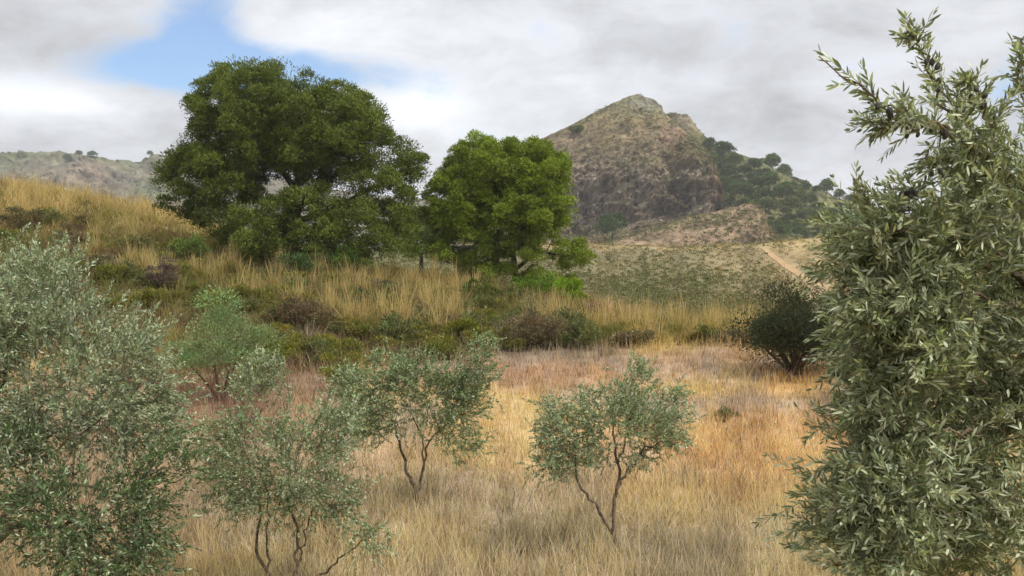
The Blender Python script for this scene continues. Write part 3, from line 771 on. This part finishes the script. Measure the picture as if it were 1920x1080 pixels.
# ------------------------------------------------------------------ the near olive on the right, with fruit
def near_olive():
    base = np.array([2.75, 3.75, 0.0]); base[2] = gz(base[0], base[1])
    rt = root('olive_tree', base, 'tall olive tree with long leaves and green fruit close by on the right', 'olive tree')
    def lp(l): return (pt([q[0] for q in l], [q[1] for q in l], [q[2] for q in l]) - base, [q[3] for q in l])
    T0 = np.array([0, 0, -.1])
    def from_trunk(z, l):
        P, R = lp(l); return (np.concatenate([[T0 + [0, 0, .0], [-.02, .0, .5 * z], [0, 0, z]], P]), [.10, .075, .05] + R)
    limbs = [from_trunk(1.2, [(1990, 600, 3.7, .03), (1960, 450, 3.6, .022), (1900, 330, 3.4, .014), (1820, 260, 3.2, .009)]),
             from_trunk(1.0, [(1960, 800, 3.5, .03), (1860, 760, 3.4, .016), (1740, 700, 3.3, .008)]),
             from_trunk(.8, [(1950, 980, 3.5, .026), (1800, 960, 3.3, .014), (1650, 940, 3.2, .007)]),
             from_trunk(1.3, [(2010, 560, 3.7, .026), (1900, 520, 3.5, .014), (1780, 460, 3.4, .008)])]
    # bare slender shoots that show against the sky, as drawn by the photograph
    guides = [[(1900, 330, 3.3), (1800, 270, 3.0), (1720, 225, 2.9), (1650, 195, 2.85), (1590, 150, 2.8), (1535, 105, 2.75)],
              [(1840, 290, 3.1), (1790, 200, 3.0), (1745, 130, 2.9), (1715, 80, 2.85), (1704, 38, 2.8)],
              [(1860, 310, 3.2), (1850, 230, 3.1), (1830, 170, 3.0), (1800, 140, 2.95)],
              [(1780, 240, 3.0), (1720, 240, 2.95), (1660, 235, 2.9), (1622, 228, 2.9)],
              [(1900, 380, 3.2), (1850, 320, 3.1), (1780, 300, 3.05), (1715, 300, 3.0)],
              [(1950, 300, 3.3), (1925, 200, 3.2), (1915, 110, 3.1), (1925, 60, 3.1)],
              [(1900, 430, 3.2), (1820, 390, 3.1), (1740, 370, 3.05), (1660, 350, 3.0)],
              [(1880, 480, 3.2), (1780, 440, 3.1), (1680, 430, 3.0), (1600, 425, 2.95)],
              [(1850, 560, 3.2), (1750, 540, 3.1), (1680, 545, 3.0), (1600, 560, 3.0)],
              [(1820, 640, 3.2), (1700, 620, 3.1), (1640, 605, 3.0), (1575, 595, 2.95)],
              [(1850, 720, 3.2), (1760, 700, 3.1), (1690, 700, 3.1), (1640, 720, 3.1)],
              [(1850, 820, 3.2), (1720, 800, 3.1), (1650, 780, 3.0), (1580, 770, 3.0)],
              [(1800, 900, 3.2), (1700, 900, 3.1), (1620, 880, 3.0), (1555, 860, 2.9)],
              [(1800, 960, 3.1), (1680, 960, 3.0), (1620, 955, 2.95), (1550, 950, 2.9)],
              [(1800, 1050, 3.1), (1680, 1040, 3.0), (1620, 1050, 2.95), (1560, 1060, 2.9)]]
    gp, gr_ = [], []
    for g in guides:
        P = pt([q[0] for q in g], [q[1] for q in g], [q[2] for q in g]) - base; s = np.linspace(0, len(P) - 1, 8)
        Q = np.stack([np.interp(s, np.arange(len(P)), P[:, k]) for k in range(3)], -1); Q[1:-1] += rng.normal(size=(6, 3)) * .008
        limbs.append((Q, list(np.linspace(.0055, .0018, 8)))); gp.append(Q)
    gp = np.array(gp)
    # filling clumps
    ells = [(1890, 480, 3.6, 190, 130, .5, 24), (1830, 600, 3.6, 180, 120, .5, 26), (1820, 760, 3.6, 190, 120, .5, 30), (1800, 920, 3.5, 190, 120, .5, 30), (1780, 1060, 3.4, 190, 90, .5, 24),
            (1900, 360, 3.5, 90, 50, .4, 7), (1930, 700, 3.8, 160, 300, .5, 26), (1700, 680, 3.3, 110, 110, .3, 10), (1790, 270, 3.2, 60, 35, .2, 3), (1860, 340, 3.2, 60, 40, .2, 4), (1650, 560, 3.2, 60, 80, .3, 7),
            (1800, 440, 3.2, 130, 55, .3, 10), (1660, 880, 3.2, 75, 90, .3, 14), (1650, 1000, 3.1, 80, 80, .3, 16), (1680, 790, 3.2, 45, 50, .25, 8), (1700, 650, 3.2, 60, 60, .25, 9), (1670, 480, 3.2, 55, 45, .25, 8), (1730, 560, 3.2, 70, 70, .25, 9), (1640, 940, 3.1, 35, 60, .2, 7), (1690, 570, 3.1, 45, 60, .2, 7), (1700, 680, 3.1, 45, 60, .2, 7), (1670, 440, 3.1, 50, 35, .2, 6)]
    cl = []
    for e in ells:
        c = pt(e[0], e[1], e[2]) - base; s = e[2] / F; cl.append(c + runit(e[6]) * (rng.random((e[6], 1)) ** .4) * [e[3] * s, e[5], e[4] * s])
    cl = np.concatenate(cl)
    paths, rads = grow(limbs, cl, .0028, .014, 8, .04)
    S, D, L, tone = [], [], [], []
    # shoots along guides
    for gi, Q in enumerate(gp):
        T = norm(np.gradient(Q, axis=0)); n = 30 if gi != 6 else 12; t = np.sort(rng.uniform(.8, 6.1, n)); k = np.minimum(t.astype(int), 6); f = (t - k)[:, None]
        p = Q[k] * (1 - f) + Q[k + 1] * f; tt = T[k]
        S.append(p); D.append(norm(tt * .9 + runit(n) * .6 + [0, -.05, .12])); L.append(rng.uniform(.08, .2, n) * (1 - .10 * t)); tone.append(np.full(n, 1.0))
        S.append(Q[-3:-2]); D.append(norm(Q[-1:] - Q[-3:-2])); L.append(np.linalg.norm(Q[-1:] - Q[-3:-2], axis=1) * .9); tone.append(np.full(1, 1.05))
    cs = np.concatenate([cl, paths[len(limbs) * 3:, 5], paths[len(limbs) * 3:, 3]]); n = 3600; idx = rng.integers(0, len(cs), n)
    s_ = cs[idx] + rng.normal(size=(n, 3)) * .05; S.append(s_)
    D.append(norm(runit(n) * .8 + [-.42, -.2, .38])); L.append(rng.uniform(.09, .22, n)); tone.append((1 + rng.normal(size=len(cs)) * .12)[idx])
    S, D, L, tone = np.concatenate(S), np.concatenate(D), np.concatenate(L), np.concatenate(tone)
    tb, lf = shoots(S, D, L, .044, .0086, .0140, vary(lin(126, 134, 102), len(S), .12) * tone[:, None], lin(192, 198, 166), True, .30, .10, .0016, .08)
    V, Fq = tubes(paths, rads, 6); mk('trunk', V, Fq, M_bark_olive, rt, None, True); mk('twigs', tb[0], tb[1], M_young, rt, None, True)
    mk('crown', lf[0], lf[1], M_olive, rt, lf[2])
    # fruit
    a, b = np.meshgrid(np.linspace(0, np.pi, 7), np.arange(8) / 8 * 2 * np.pi, indexing='ij')
    ov = np.stack([np.sin(a) * np.cos(b) * .0062, np.sin(a) * np.sin(b) * .0062, -np.cos(a) * .0088], -1).reshape(-1, 3)
    i_, j_ = np.meshgrid(np.arange(6), np.arange(8), indexing='ij'); of = np.stack([i_ * 8 + j_, i_ * 8 + (j_ + 1) % 8, (i_ + 1) * 8 + (j_ + 1) % 8, (i_ + 1) * 8 + j_], -1).reshape(-1, 4)
    prot = {}
    for nm, c in (('dark', (58, 56, 50)), ('green', (132, 146, 92))):
        m = bark_mat('fruit_' + nm, lin(*c), lin(*c) * .8, 60); m.node_tree.nodes['Principled BSDF'].inputs['Roughness'].default_value = .4; prot[nm] = m
    tops = S[(S[:, 2] > pt(0, 340, 3)[2] - base[2])]; lows = S[(S[:, 2] < pt(0, 420, 3)[2] - base[2])]
    proto = {}
    nests = [pt(a_, b_, c_) - base + rng.normal(size=3) * .03 for a_, b_, c_ in [(1650, 215, 2.85), (1700, 225, 2.9), (1740, 235, 2.9), (1760, 120, 2.9), (1700, 310, 2.95), (1730, 312, 2.95), (1830, 180, 3.0), (1770, 250, 3.0)] for _ in range(5)]
    spots = [(S[np.argmin(np.sum((S - q_) ** 2, 1) + rng.random(len(S)) * .002)], 'dark') for q_ in nests] + [(lows[rng.integers(len(lows))], 'green') for _ in range(56)]
    for p, nm in spots:
        p = p + rng.normal(size=3) * .012 + [0, -.03, -.02]
        if nm not in proto:
            o = mk('olive_fruit', ov, of, prot[nm], rt, None, True); proto[nm] = o
        else:
            o = proto[nm].copy(); col.objects.link(o); o.parent = rt
        o.location = tuple(p); o.rotation_euler = (rng.uniform(-.5, .5), rng.uniform(-.5, .5), 0); s = rng.uniform(1.1, 1.6); o.scale = (s, s, s)
    return rt


near_olive()


# ------------------------------------------------------------------ pines
def pine(label, trunk_px, limbs_px, ells, holes, rp, n_per, colr, needle=.20, group=None, count=1.0):
    b = trunk_px[0]; base = pt(b[0], b[1], b[2]); base[2] = gz(base[0], base[1]); rt = root('pine_tree', base, label, 'pine tree', group)
    limbs = []
    for k, lp in enumerate([trunk_px] + limbs_px):
        P = pt([q[0] for q in lp], [q[1] for q in lp], [q[2] for q in lp])
        if k == 0: P[0] = base - [0, 0, .2]
        limbs.append((P - base, [q[3] for q in lp]))
    C = []
    E = [(pt(e[0], e[1], e[2]) - base, np.array([e[3] * e[2] / F, e[5], e[4] * e[2] / F])) for e in ells]
    for (c, r), e in zip(E, ells):
        n = int(e[6] * count * 2.2); u = runit(n * 3); u = u[u[:, 2] > -.85][:n]
        C.append(c + u * rng.uniform(.70, .98, (len(u), 1)) * r * .97)
        m = n // 3; C.append(c + runit(m) * rng.uniform(.2, .6, (m, 1)) * r)
    C = np.concatenate(C)
    # drop clumps that crowd each other deep inside another lobe, and those in the openings
    keep = []
    Wp = C + base; ppx = 960 + F * Wp[:, 0] / (Wp[:, 1]); ppy = 440 - F * (Wp[:, 2] - CZ) / Wp[:, 1]
    for i in range(len(C)):
        inside = sum(np.sum(((C[i] - c) / (r * .72)) ** 2) < .62 for c, r in E)
        hol = any(((ppx[i] - h[0]) / h[2]) ** 2 + ((ppy[i] - h[1]) / h[3]) ** 2 < 1 for h in holes)
        close = any(np.linalg.norm(C[i] - C[k]) < rp * (.84 if C[i][2] > .42 * C[:, 2].max() else 1.12) for k in keep)
        if not (inside >= 1 and rng.random() < .3) and not hol and not close: keep.append(i)
    C = C[keep]
    paths, rads = grow(limbs, C, .018, .09, 8, .05)
    R = rng.uniform(.7, 1.2, len(C)) * rp
    tone = np.clip(1 + rng.normal(size=(len(C), 1)) * .16, .6, 1.5); cc_ = lin(*colr) * tone
    # each clump is itself made of smaller tufts
    sub = 20; cid = np.repeat(np.arange(len(C)), sub); u = runit(len(cid)); u[:, 2] = np.where(u[:, 2] < -.45, -u[:, 2], u[:, 2])
    sc_ = C[cid] + u * (R[cid] * rng.uniform(.45, .68, len(cid)))[:, None] * [1, 1, 1.05]; sr = R[cid] * rng.uniform(.28, .44, len(cid))
    nn = n_per; tid = np.repeat(np.arange(len(sc_)), nn); N = len(tid); v = runit(N); v[:, 2] = np.where(rng.random(N) < .75, np.abs(v[:, 2]), v[:, 2])
    pos = sc_[tid] + v * (sr[tid] * rng.uniform(.45, 1, N))[:, None] * [1, 1, .95]
    d = norm(v * .9 + runit(N) * .5 + [0, 0, .3])
    cN = cc_[cid][tid] * (1 + rng.normal(size=(N, 1)) * .12)
    V, Fq, CC = diamonds(pos, d, rng.uniform(.7, 1.25, N) * needle, rng.uniform(.8, 1.2, N) * needle * .30, np.clip(cN, .004, .5), .12, norm(v + .6 * u[tid]))
    tv, tf = tubes(paths, rads, 6)
    mk('trunk', tv, tf, M_bark_pine, rt, None, True); mk('crown', V, Fq, M_pine, rt, CC)
    return rt


pine('big broad pine tree with a wide dark crown on the bank',
     [(545, 505, 45, .34), (540, 455, 45, .30), (545, 400, 45.2, .26), (560, 330, 45.3, .18), (555, 250, 45.4, .10), (540, 180, 45.4, .05)],
     [[(542, 430, 45, .2), (490, 380, 44.5, .15), (430, 330, 44, .1), (380, 290, 44, .05)], [(545, 400, 45, .2), (610, 350, 45, .15), (660, 290, 45, .1), (690, 250, 45, .05)],
      [(545, 420, 45, .2), (630, 390, 44.5, .14), (700, 350, 45, .1), (770, 315, 46, .05)], [(550, 350, 45, .16), (500, 280, 45.5, .1), (450, 210, 46, .05)],
      [(545, 440, 45, .16), (560, 400, 43, .1), (570, 370, 41, .05)], [(555, 330, 45, .14), (600, 280, 46.5, .1), (620, 220, 48, .05)]],
     [(480, 240, 45.2, 122, 112, 3.9, 120), (570, 265, 45.6, 105, 108, 3.7, 90), (645, 270, 45.2, 82, 96, 3.4, 80), (400, 350, 44.6, 100, 78, 3.2, 95), (765, 315, 46, 34, 36, 1.2, 22),
      (470, 425, 44.2, 100, 52, 3.0, 66), (580, 420, 43.8, 120, 56, 3.2, 72), (705, 400, 44.6, 82, 84, 3.0, 80), (350, 345, 44.8, 48, 62, 2.0, 34), (620, 480, 44, 90, 30, 2, 24), (515, 465, 44.5, 60, 30, 2, 18), (480, 455, 43, 60, 28, 2, 22), (560, 470, 43, 70, 26, 2, 22), (740, 450, 43.5, 50, 36, 2, 22)],
     [(612, 300, 20, 9), (655, 296, 14, 7), (512, 338, 18, 9)], .90, 50, (94, 107, 36), .15)
pine('rounder bright green pine tree right of the big dark one',
     [(968, 545, 48, .22), (966, 505, 48, .19), (958, 450, 48, .15), (950, 380, 48.2, .1), (945, 310, 48.3, .05)],
     [[(966, 505, 48, .12), (1010, 470, 47.5, .09), (1060, 480, 47.5, .05)], [(960, 480, 48, .14), (900, 440, 47.6, .09), (850, 400, 47.5, .05)],
      [(958, 450, 48, .12), (1010, 400, 48, .08), (1045, 340, 48, .05)], [(972, 525, 48, .08), (1000, 495, 47.5, .06), (1035, 515, 47.4, .04)]],
     [(918, 338, 48.2, 100, 74, 3.0, 110), (998, 338, 48.2, 68, 66, 2.6, 70), (862, 400, 47.8, 68, 76, 2.5, 76), (985, 405, 47.8, 88, 55, 2.6, 76), (885, 470, 47.6, 62, 40, 2.0, 38), (975, 470, 47.2, 58, 28, 1.8, 26), (1072, 487, 47.6, 34, 26, 1.1, 18), (1030, 528, 47.6, 60, 14, 1.2, 10), (850, 480, 47.4, 48, 34, 1.8, 24), (915, 505, 47, 60, 24, 1.6, 20)],
     [(1000, 512, 36, 12), (938, 438, 12, 10)], .74, 50, (118, 136, 38), .15, count=1.1)
pine('paler green pine tree glimpsed between the two big pines',
     [(790, 500, 66, .2), (790, 440, 66, .12), (790, 405, 66, .05)], [],
     [(785, 430, 66, 44, 32, 2, 34), (800, 460, 65, 46, 30, 2, 30)], [], .8, 22, (104, 124, 64))


# far pines: three crowns, copied
def far_pine(name, wide, tall, label, catg, group, colr, puffs=20):
    rt = root(name, (0, 0, 0), label, catg, group)
    u = runit(puffs); u[:, 2] = np.abs(u[:, 2]) * 1.0 - .35
    c = u * [wide * .33, wide * .33, tall * .42] * rng.uniform(.7, 1.15, (puffs, 1)) + [0, 0, tall * .46]; R = rng.uniform(.17, .28, puffs) * wide
    V, Fq, C = puffs_leaves(c, R, 130, .55, .26, vary(lin(*colr), puffs, .14), .85, .3)
    V2, F2 = tubes(np.array([[[0, 0, -.6], [.05, 0, tall * .2], [0, 0, tall * .45], [.05, .05, tall * .8]]]), np.array([[.22, .18, .12, .05]]) * tall / 6, 6)
    mk('trunk', V2, F2, M_bark_pine, rt, None, True); mk('crown', V, Fq, M_pine, rt, C)
    return rt


def surf(pos, px, py):
    """point of a mountain surface seen in a given direction (front side)"""
    half = pos.shape[1] * 2 // 3; q = pos[:, :half]; sx = 960 + F * q[..., 0] / q[..., 1]; sy = 440 - F * (q[..., 2] - CZ) / q[..., 1]
    k = np.argmin((sx - px) ** 2 + (sy - py) ** 2); return q.reshape(-1, 3)[k]


used = {}


def plant(protos, k, loc, size, label, rz=None, squash=1.0):
    """first use moves the prototype itself, later uses copy it"""
    o, nat = protos[k]; s = size / nat; sc = (s, s, s * squash); rz = rng.uniform(0, 6.28) if rz is None else rz
    if id(o) not in used:
        used[id(o)] = 1; o.location = tuple(float(v) for v in loc); o.rotation_euler = (0, 0, rz); o.scale = sc
        if label: o['label'] = label
        return o
    return copy_tree(o, loc, rz, sc, label)


G1 = 'pine trees on the wooded slope right of the crag'
PR = [(far_pine('pine_tree', w, t, 'dark green pine tree on the wooded slope right of the crag', 'pine tree', G1, c), w) for w, t, c in
      ((6, 6.5, (86, 102, 50)), (5, 6.5, (98, 112, 52)), (7, 6, (76, 92, 48)), (5, 4.5, (104, 114, 58)))]
named = [(1353, 296, 40, 2, 'tallest dark pine tree on the skyline just right of the rocky peak'), (1327, 288, 30, 0, 'pine tree tucked against the cliff edge below the second peak'),
         (1445, 327, 32, 1, 'single upright pine tree on the skyline halfway down the right slope'), (1412, 326, 30, 0, 'pine tree just left of the upright skyline pine on the right slope'),
         (1498, 350, 15, 3, 'tiny pine tree on the skyline between two bare stretches of slope'), (1548, 371, 30, 1, 'first of three pine trees on the skyline low on the right slope'),
         (1571, 378, 24, 0, 'middle of three pine trees on the skyline low on the right slope'), (1594, 385, 28, 2, 'last of three pine trees on the skyline low on the right slope'),
         (1394, 378, 36, 0, 'round dark pine tree in the middle of the wooded slope'), (1431, 384, 40, 2, 'broad dark pine tree right of the round one in the middle of the wooded slope')]
for px, py, w, k, lb in named:
    p = surf(back_pos, px, py); o = plant(PR, k, p, w * p[1] / F, lb)
    if 'group' in o: del o['group']
taken = [(a[0], a[1], a[2]) for a in named]; made = 0; tries = 0
sx_, sy_ = [a[0] for a in sil], None
ridge_px = [1300, 1314, 1335, 1367, 1395, 1431, 1463, 1502, 1526, 1562, 1608, 1680]; ridge_py = [240, 248, 271, 282, 292, 306, 324, 342, 352, 367, 384, 405]
while made < 125 and tries < 6000:
    tries += 1; px = rng.uniform(1325, 1690); py = rng.uniform(280, 450); top = np.interp(px, ridge_px, ridge_py)
    if py < top + 9 + (12 if 1365 < px < 1400 or 1470 < px < 1520 else 0) or (px < 1350 and py > 385) or (px < 1440 and py > 405): continue
    w = rng.uniform(14, 38) * (.8 if py > 420 else 1)
    if any(math.hypot(px - a, (py - b) * 1.3) < (w + c) * .26 for a, b, c in taken): continue
    taken.append((px, py, w)); made += 1; p = surf(back_pos, px, py); plant(PR, int(rng.integers(4)), p, w * p[1] / F, 'dark green pine tree among others on the wooded slope right of the crag')
p = surf(crag_pos, 1148, 449); plant(PR, 2, p, 60 * p[1] / F, 'dark round pine tree alone at the foot of the cliff', squash=1.15)['group'] = 'trees by themselves on the mountain'
p = surf(crag_pos, 1080, 252); o = plant(PR, 3, p, 30 * p[1] / F, 'small dark bush alone high on the bare left slope of the mountain', squash=.6); o['category'] = 'bush'; o.name = 'bush'
for o in scene.objects:
    if o.get('group') == 'trees by themselves on the mountain': del o['group']
if 'group' in o: pass
for px, py, w, lb in ((155, 297, 13, 'small pine tree on the far hill crest left of a larger one'), (180, 299, 18, 'larger pine tree on the far hill crest beside a small one'),
                      (285, 295, 11, 'tiny pine tree on the far crest right beside the big pine crown'), (132, 306, 17, 'flat pine tree just under the far hill crest')):
    p = surf(fh_pos, px, py); o = plant(PR, int(rng.integers(3)), p, w * p[1] / F, lb)
for o in scene.objects:
    if o.parent is None and o.get('group') == G1 and 'among others' not in o.get('label', ''): del o['group']


# ------------------------------------------------------------------ bushes and tussocks
def bush_mesh(rt, w, h, colr, leafL, leafW, n, puffs=26, hole=.0, stems=9, base_stem=.25):
    u = runit(puffs); u[:, 2] = np.abs(u[:, 2]); c = u * rng.uniform(.3, 1.0, (puffs, 1)) * [w * .5, w * .42, h * .72] + [0, 0, h * base_stem]
    R = rng.uniform(.09, .24, puffs) * w
    V, Fq, C = puffs_leaves(c, R, n, leafL, leafW, vary(lin(*colr), puffs, .18), .9, .5)
    P = []
    for i in rng.choice(puffs, min(stems, puffs), replace=False):
        m = c[i] * [.3, .3, .5] + rng.normal(size=3) * .05 * w; P.append(bez(np.array([rng.normal() * .04, rng.normal() * .04, -.1]), m, c[i], 6))
    tv, tf = tubes(np.array(P), np.broadcast_to(np.linspace(.03, .008, 6) * w / 1.6, (len(P), 6)), 5)
    mk('stem', tv, tf, M_twig, rt, None, True); mk('foliage', V, Fq, M_shrub, rt, C)


def bush(px, py, d, wpx, hpx, colr, label, leafL=.08, leafW=.04, n=170, puffs=26, name='bush', catg='bush', stems=9, bs=.25):
    p = pt(px, py, d); p[2] = gz(p[0], p[1]); rt = root(name, p, label, catg); bush_mesh(rt, wpx * d / F, hpx * d / F, colr, leafL, leafW, n, puffs, 0, stems, bs); return rt


bush(1492, 702, 24.6, 215, 150, (62, 68, 44), 'large dark rounded bush with brown stems at the edge of the orange field', .075, .036, 420, 80, stems=16)
bush(415, 775, 20.5, 200, 170, (124, 142, 98), 'soft green small tree on red earth behind the left olives', .07, .026, 300, 36, 'small_tree', 'tree', 5, .36)
bush(515, 720, 24.5, 90, 95, (118, 122, 46), 'yellow green bush right behind the soft green small tree', .07, .03, 170, 22)
bush(640, 740, 22, 70, 90, (122, 122, 52), 'yellowish bush hidden behind the left half of the V shaped olive', .07, .03, 150, 20)
bush(1068, 575, 42, 60, 55, (120, 150, 26), 'bright lime green bush under the right side of the rounder pine', .12, .05, 150, 22)
bush(1000, 570, 43, 90, 45, (96, 122, 34), 'green bush at the foot of the rounder pine', .12, .05, 130, 22)
bush(655, 520, 42, 100, 60, (90, 112, 44), 'green bush at the right foot of the big pine', .12, .05, 170, 26)
bush(565, 525, 41, 90, 55, (88, 106, 62), 'grey green bush in front of the big pine trunk', .12, .05, 170, 26)
bush(455, 480, 42, 60, 45, (110, 122, 50), 'yellow green bush under the left side of the big pine', .12, .05, 130, 20)
bush(350, 505, 41, 80, 50, (104, 122, 56), 'green bush among grass left of the big pine', .12, .05, 130, 20)
bush(900, 575, 39, 62, 50, (100, 112, 48), 'round green bush between the two pines on the bank', .12, .05, 150, 20)
bush(310, 615, 34, 60, 65, (104, 90, 80), 'dead purple brown bush on the bank above the left olive', .12, .03, 110, 20, stems=14)
bush(160, 450, 44, 60, 60, (94, 86, 50), 'dark twiggy bush standing up from the golden crest grass', .12, .03, 60, 14, stems=14)
bush(40, 445, 42, 80, 50, (98, 90, 58), 'dull brown bush at the left end of the bank', .12, .04, 110, 20, stems=10)
bush(860, 660, 30, 80, 45, (116, 118, 40), 'yellow green bush low on the bank above the V shaped olive', .1, .04, 150, 20)
bush(1000, 668, 29.4, 130, 80, (122, 110, 82), 'wide withered brown bush at the foot of the bank behind the olives', .11, .03, 170, 30, stems=20)
bush(560, 655, 30.5, 120, 60, (112, 94, 68), 'rust brown bush low on the bank above the small green tree', .11, .035, 150, 26, stems=14)
bush(1358, 788, 19.0, 46, 24, (116, 118, 88), 'small grey green weed in the pale strip of the field', .06, .02, 90, 14, 'weed', 'weed')
bush(1650, 700, 21, 200, 120, (118, 122, 84), 'pale grey green bush behind the near right olive', .08, .03, 240, 36)
bush(1320, 640, 31.5, 44, 34, (108, 104, 52), 'small dull green bush at the foot of the golden tussocks', .1, .04, 90, 14)


def tussock_proto(kind, label, group, c_in, c_out, n=420, L=.75, up=.55, stalks=60):
    rt = root('grass_tussock', (0, 0, 0), label, 'tussock', group)
    az_ = rng.uniform(0, 6.28, n); tilt = np.abs(rng.normal(size=n)) * .55 + .08
    d = norm(np.stack([np.cos(az_) * np.sin(tilt), np.sin(az_) * np.sin(tilt), np.cos(tilt)], -1)); LL = rng.uniform(.55, 1.1, n) * L
    P0 = np.stack([np.cos(az_), np.sin(az_), 0 * az_], -1) * (rng.random((n, 1)) * .16); bend = np.stack([np.cos(az_), np.sin(az_), -1.1 + 0 * az_], -1) * (LL * rng.uniform(.15, .5, n))[:, None]
    V1 = blades(P0, d, LL, rng.uniform(.014, .028, n), bend, vary(lin(*c_in), n, .18), vary(lin(*c_out), n, .18), 3)
    mk('blades', V1[0], V1[1], M_grass, rt, V1[2])
    if stalks:
        m = stalks * 2 // 3; d = norm(np.array([0, 0, 1.0]) + rng.normal(size=(m, 3)) * .22)
        V2 = blades(rng.normal(size=(m, 3)) * [.09, .09, 0], d, rng.uniform(.9, 1.5, m) * L * 1.15, rng.uniform(.012, .028, m), rng.normal(size=(m, 3)) * .1, vary(lin(*c_out), m, .1), vary(lin(198, 172, 124), m, .12), 3)
        mk('seed_stalks', V2[0], V2[1], M_grass, rt, V2[2])
    return rt


TK = [('straw', (128, 116, 72), (176, 156, 108), .72, 70, 'straw tussock with pale seed stalks'),
      ('green', (92, 94, 48), (138, 132, 74), .7, 24, 'olive green arching grass tussock'),
      ('gold', (140, 124, 66), (190, 164, 98), .66, 60, 'golden upright grass tussock'),
      ('brown', (106, 90, 68), (146, 124, 94), .6, 0, 'withered brown grass tussock')]
TP = {}
for k in TK:
    for v in range(2): TP[(k[0], v)] = (tussock_proto(k[0], k[5] + ' on the bank', k[5] + 's', k[1], k[2], 420, k[3], .5, k[4]), 1.0)
regions = [  # (name, px range, d range, weights straw green gold brown, count, where)
    ((-60, 300), (44, 58), (.3, .1, .6, .0), 30, 'on the crest left of the big pine'),
    ((150, 520), (33, 43), (.5, .4, .0, .1), 52, 'on the bank below and left of the big pine'),
    ((520, 700), (31, 42), (.45, .4, .0, .15), 38, 'on the bank below the big pine'),
    ((690, 860), (31, 44), (.75, .15, .0, .1), 36, 'on the pale bank between the two pines'),
    ((860, 1090), (30.5, 42), (.5, .35, .0, .15), 40, 'on the bank below the rounder pine'),
    ((1090, 1400), (31, 39), (.25, .25, .45, .05), 34, 'along the low edge behind the orange field')]
kinds = ['straw', 'green', 'gold', 'brown']; lab = {k[0]: k[5] for k in TK}
for pxr, dr, wgt, cnt, where in regions:
    for i in range(cnt):
        kd = kinds[rng.choice(4, p=wgt)]; px = rng.uniform(*pxr); d = rng.uniform(*dr); g = on_ground(px, d)
        o = plant(TP, (kd, int(rng.integers(2))), g - [0, 0, .03], rng.uniform(.8, 1.45), lab[kd] + ' ' + where); o['group'] = lab[kd] + 's ' + where

BK = [('yellow green', (122, 122, 54), 1.5, .9), ('dull green', (104, 110, 66), 1.5, 1.0), ('brown', (122, 112, 82), 1.3, .8)]
BP = {}
for nm, c_, w_, h_ in BK:
    rt = root('bush', (0, 0, 0), 'low ' + nm + ' bush', 'bush', 'low bushes'); bush_mesh(rt, w_, h_, c_, .11, .045, 90, 24, 0, 8 if nm != 'brown' else 14, .2); BP[nm] = (rt, w_)
for pxr, dr, wgt, cnt, where in (((120, 520), (31, 43), (.6, .3, .1), 40, 'on the bank below and left of the big pine'), ((520, 860), (30, 41), (.6, .25, .15), 44, 'on the bank between and below the two pines'),
                                 ((860, 1120), (30, 42), (.5, .3, .2), 24, 'on the bank below the rounder pine'), ((1100, 1400), (30.5, 38), (.35, .5, .15), 9, 'along the low edge behind the orange field'), ((480, 720), (25.4, 28.5), (.45, .25, .3), 12, 'at the foot of the bank'), ((720, 1000), (27.6, 30), (.45, .25, .3), 12, 'at the foot of the bank'), ((1000, 1200), (29, 31), (.45, .25, .3), 7, 'at the foot of the bank'),
                                 ((-60, 200), (36, 47), (.3, .5, .2), 12, 'at the left end of the bank under the golden crest')):
    for i in range(cnt):
        nm = BK[rng.choice(3, p=wgt)][0]; g = on_ground(rng.uniform(*pxr), rng.uniform(*dr))
        o = plant(BP, nm, g - [0, 0, .05], rng.uniform(.8, 1.7), 'low ' + nm + ' bush ' + where, squash=rng.uniform(.7, 1.1)); o['group'] = 'low ' + nm + ' bushes ' + where

# prototypes that were never placed would sit at the origin: place them too
for k, (o, _) in TP.items():
    if id(o) not in used: g = on_ground(600, 36); o.location = tuple(g)


# ------------------------------------------------------------------ air
def haze():
    V = np.array([[x, y, z] for x in (-1560, 1560) for y in (-1560, 1560) for z in (-60, 130)], float)
    Fq = np.array([[0, 1, 3, 2], [4, 6, 7, 5], [0, 4, 5, 1], [2, 3, 7, 6], [0, 2, 6, 4], [1, 5, 7, 3]])
    m = bpy.data.materials.new('haze'); m.use_nodes = True; t = NT(m.node_tree); t.n.clear()
    v = t.new('ShaderNodeVolumePrincipled'); v.inputs['Color'].default_value = (.93, .95, .98, 1); v.inputs['Density'].default_value = .0003; v.inputs['Anisotropy'].default_value = .2
    o = t.new('ShaderNodeOutputMaterial'); t.l.new(v.outputs[0], o.inputs['Volume'])
    tag(mk('haze', V, Fq, m), 'thin pale haze in the air over the land', 'haze', kind='stuff')


haze()
for o in scene.objects:
    if o.parent is None and 'among others' in o.get('label', ''): o['group'] = G1
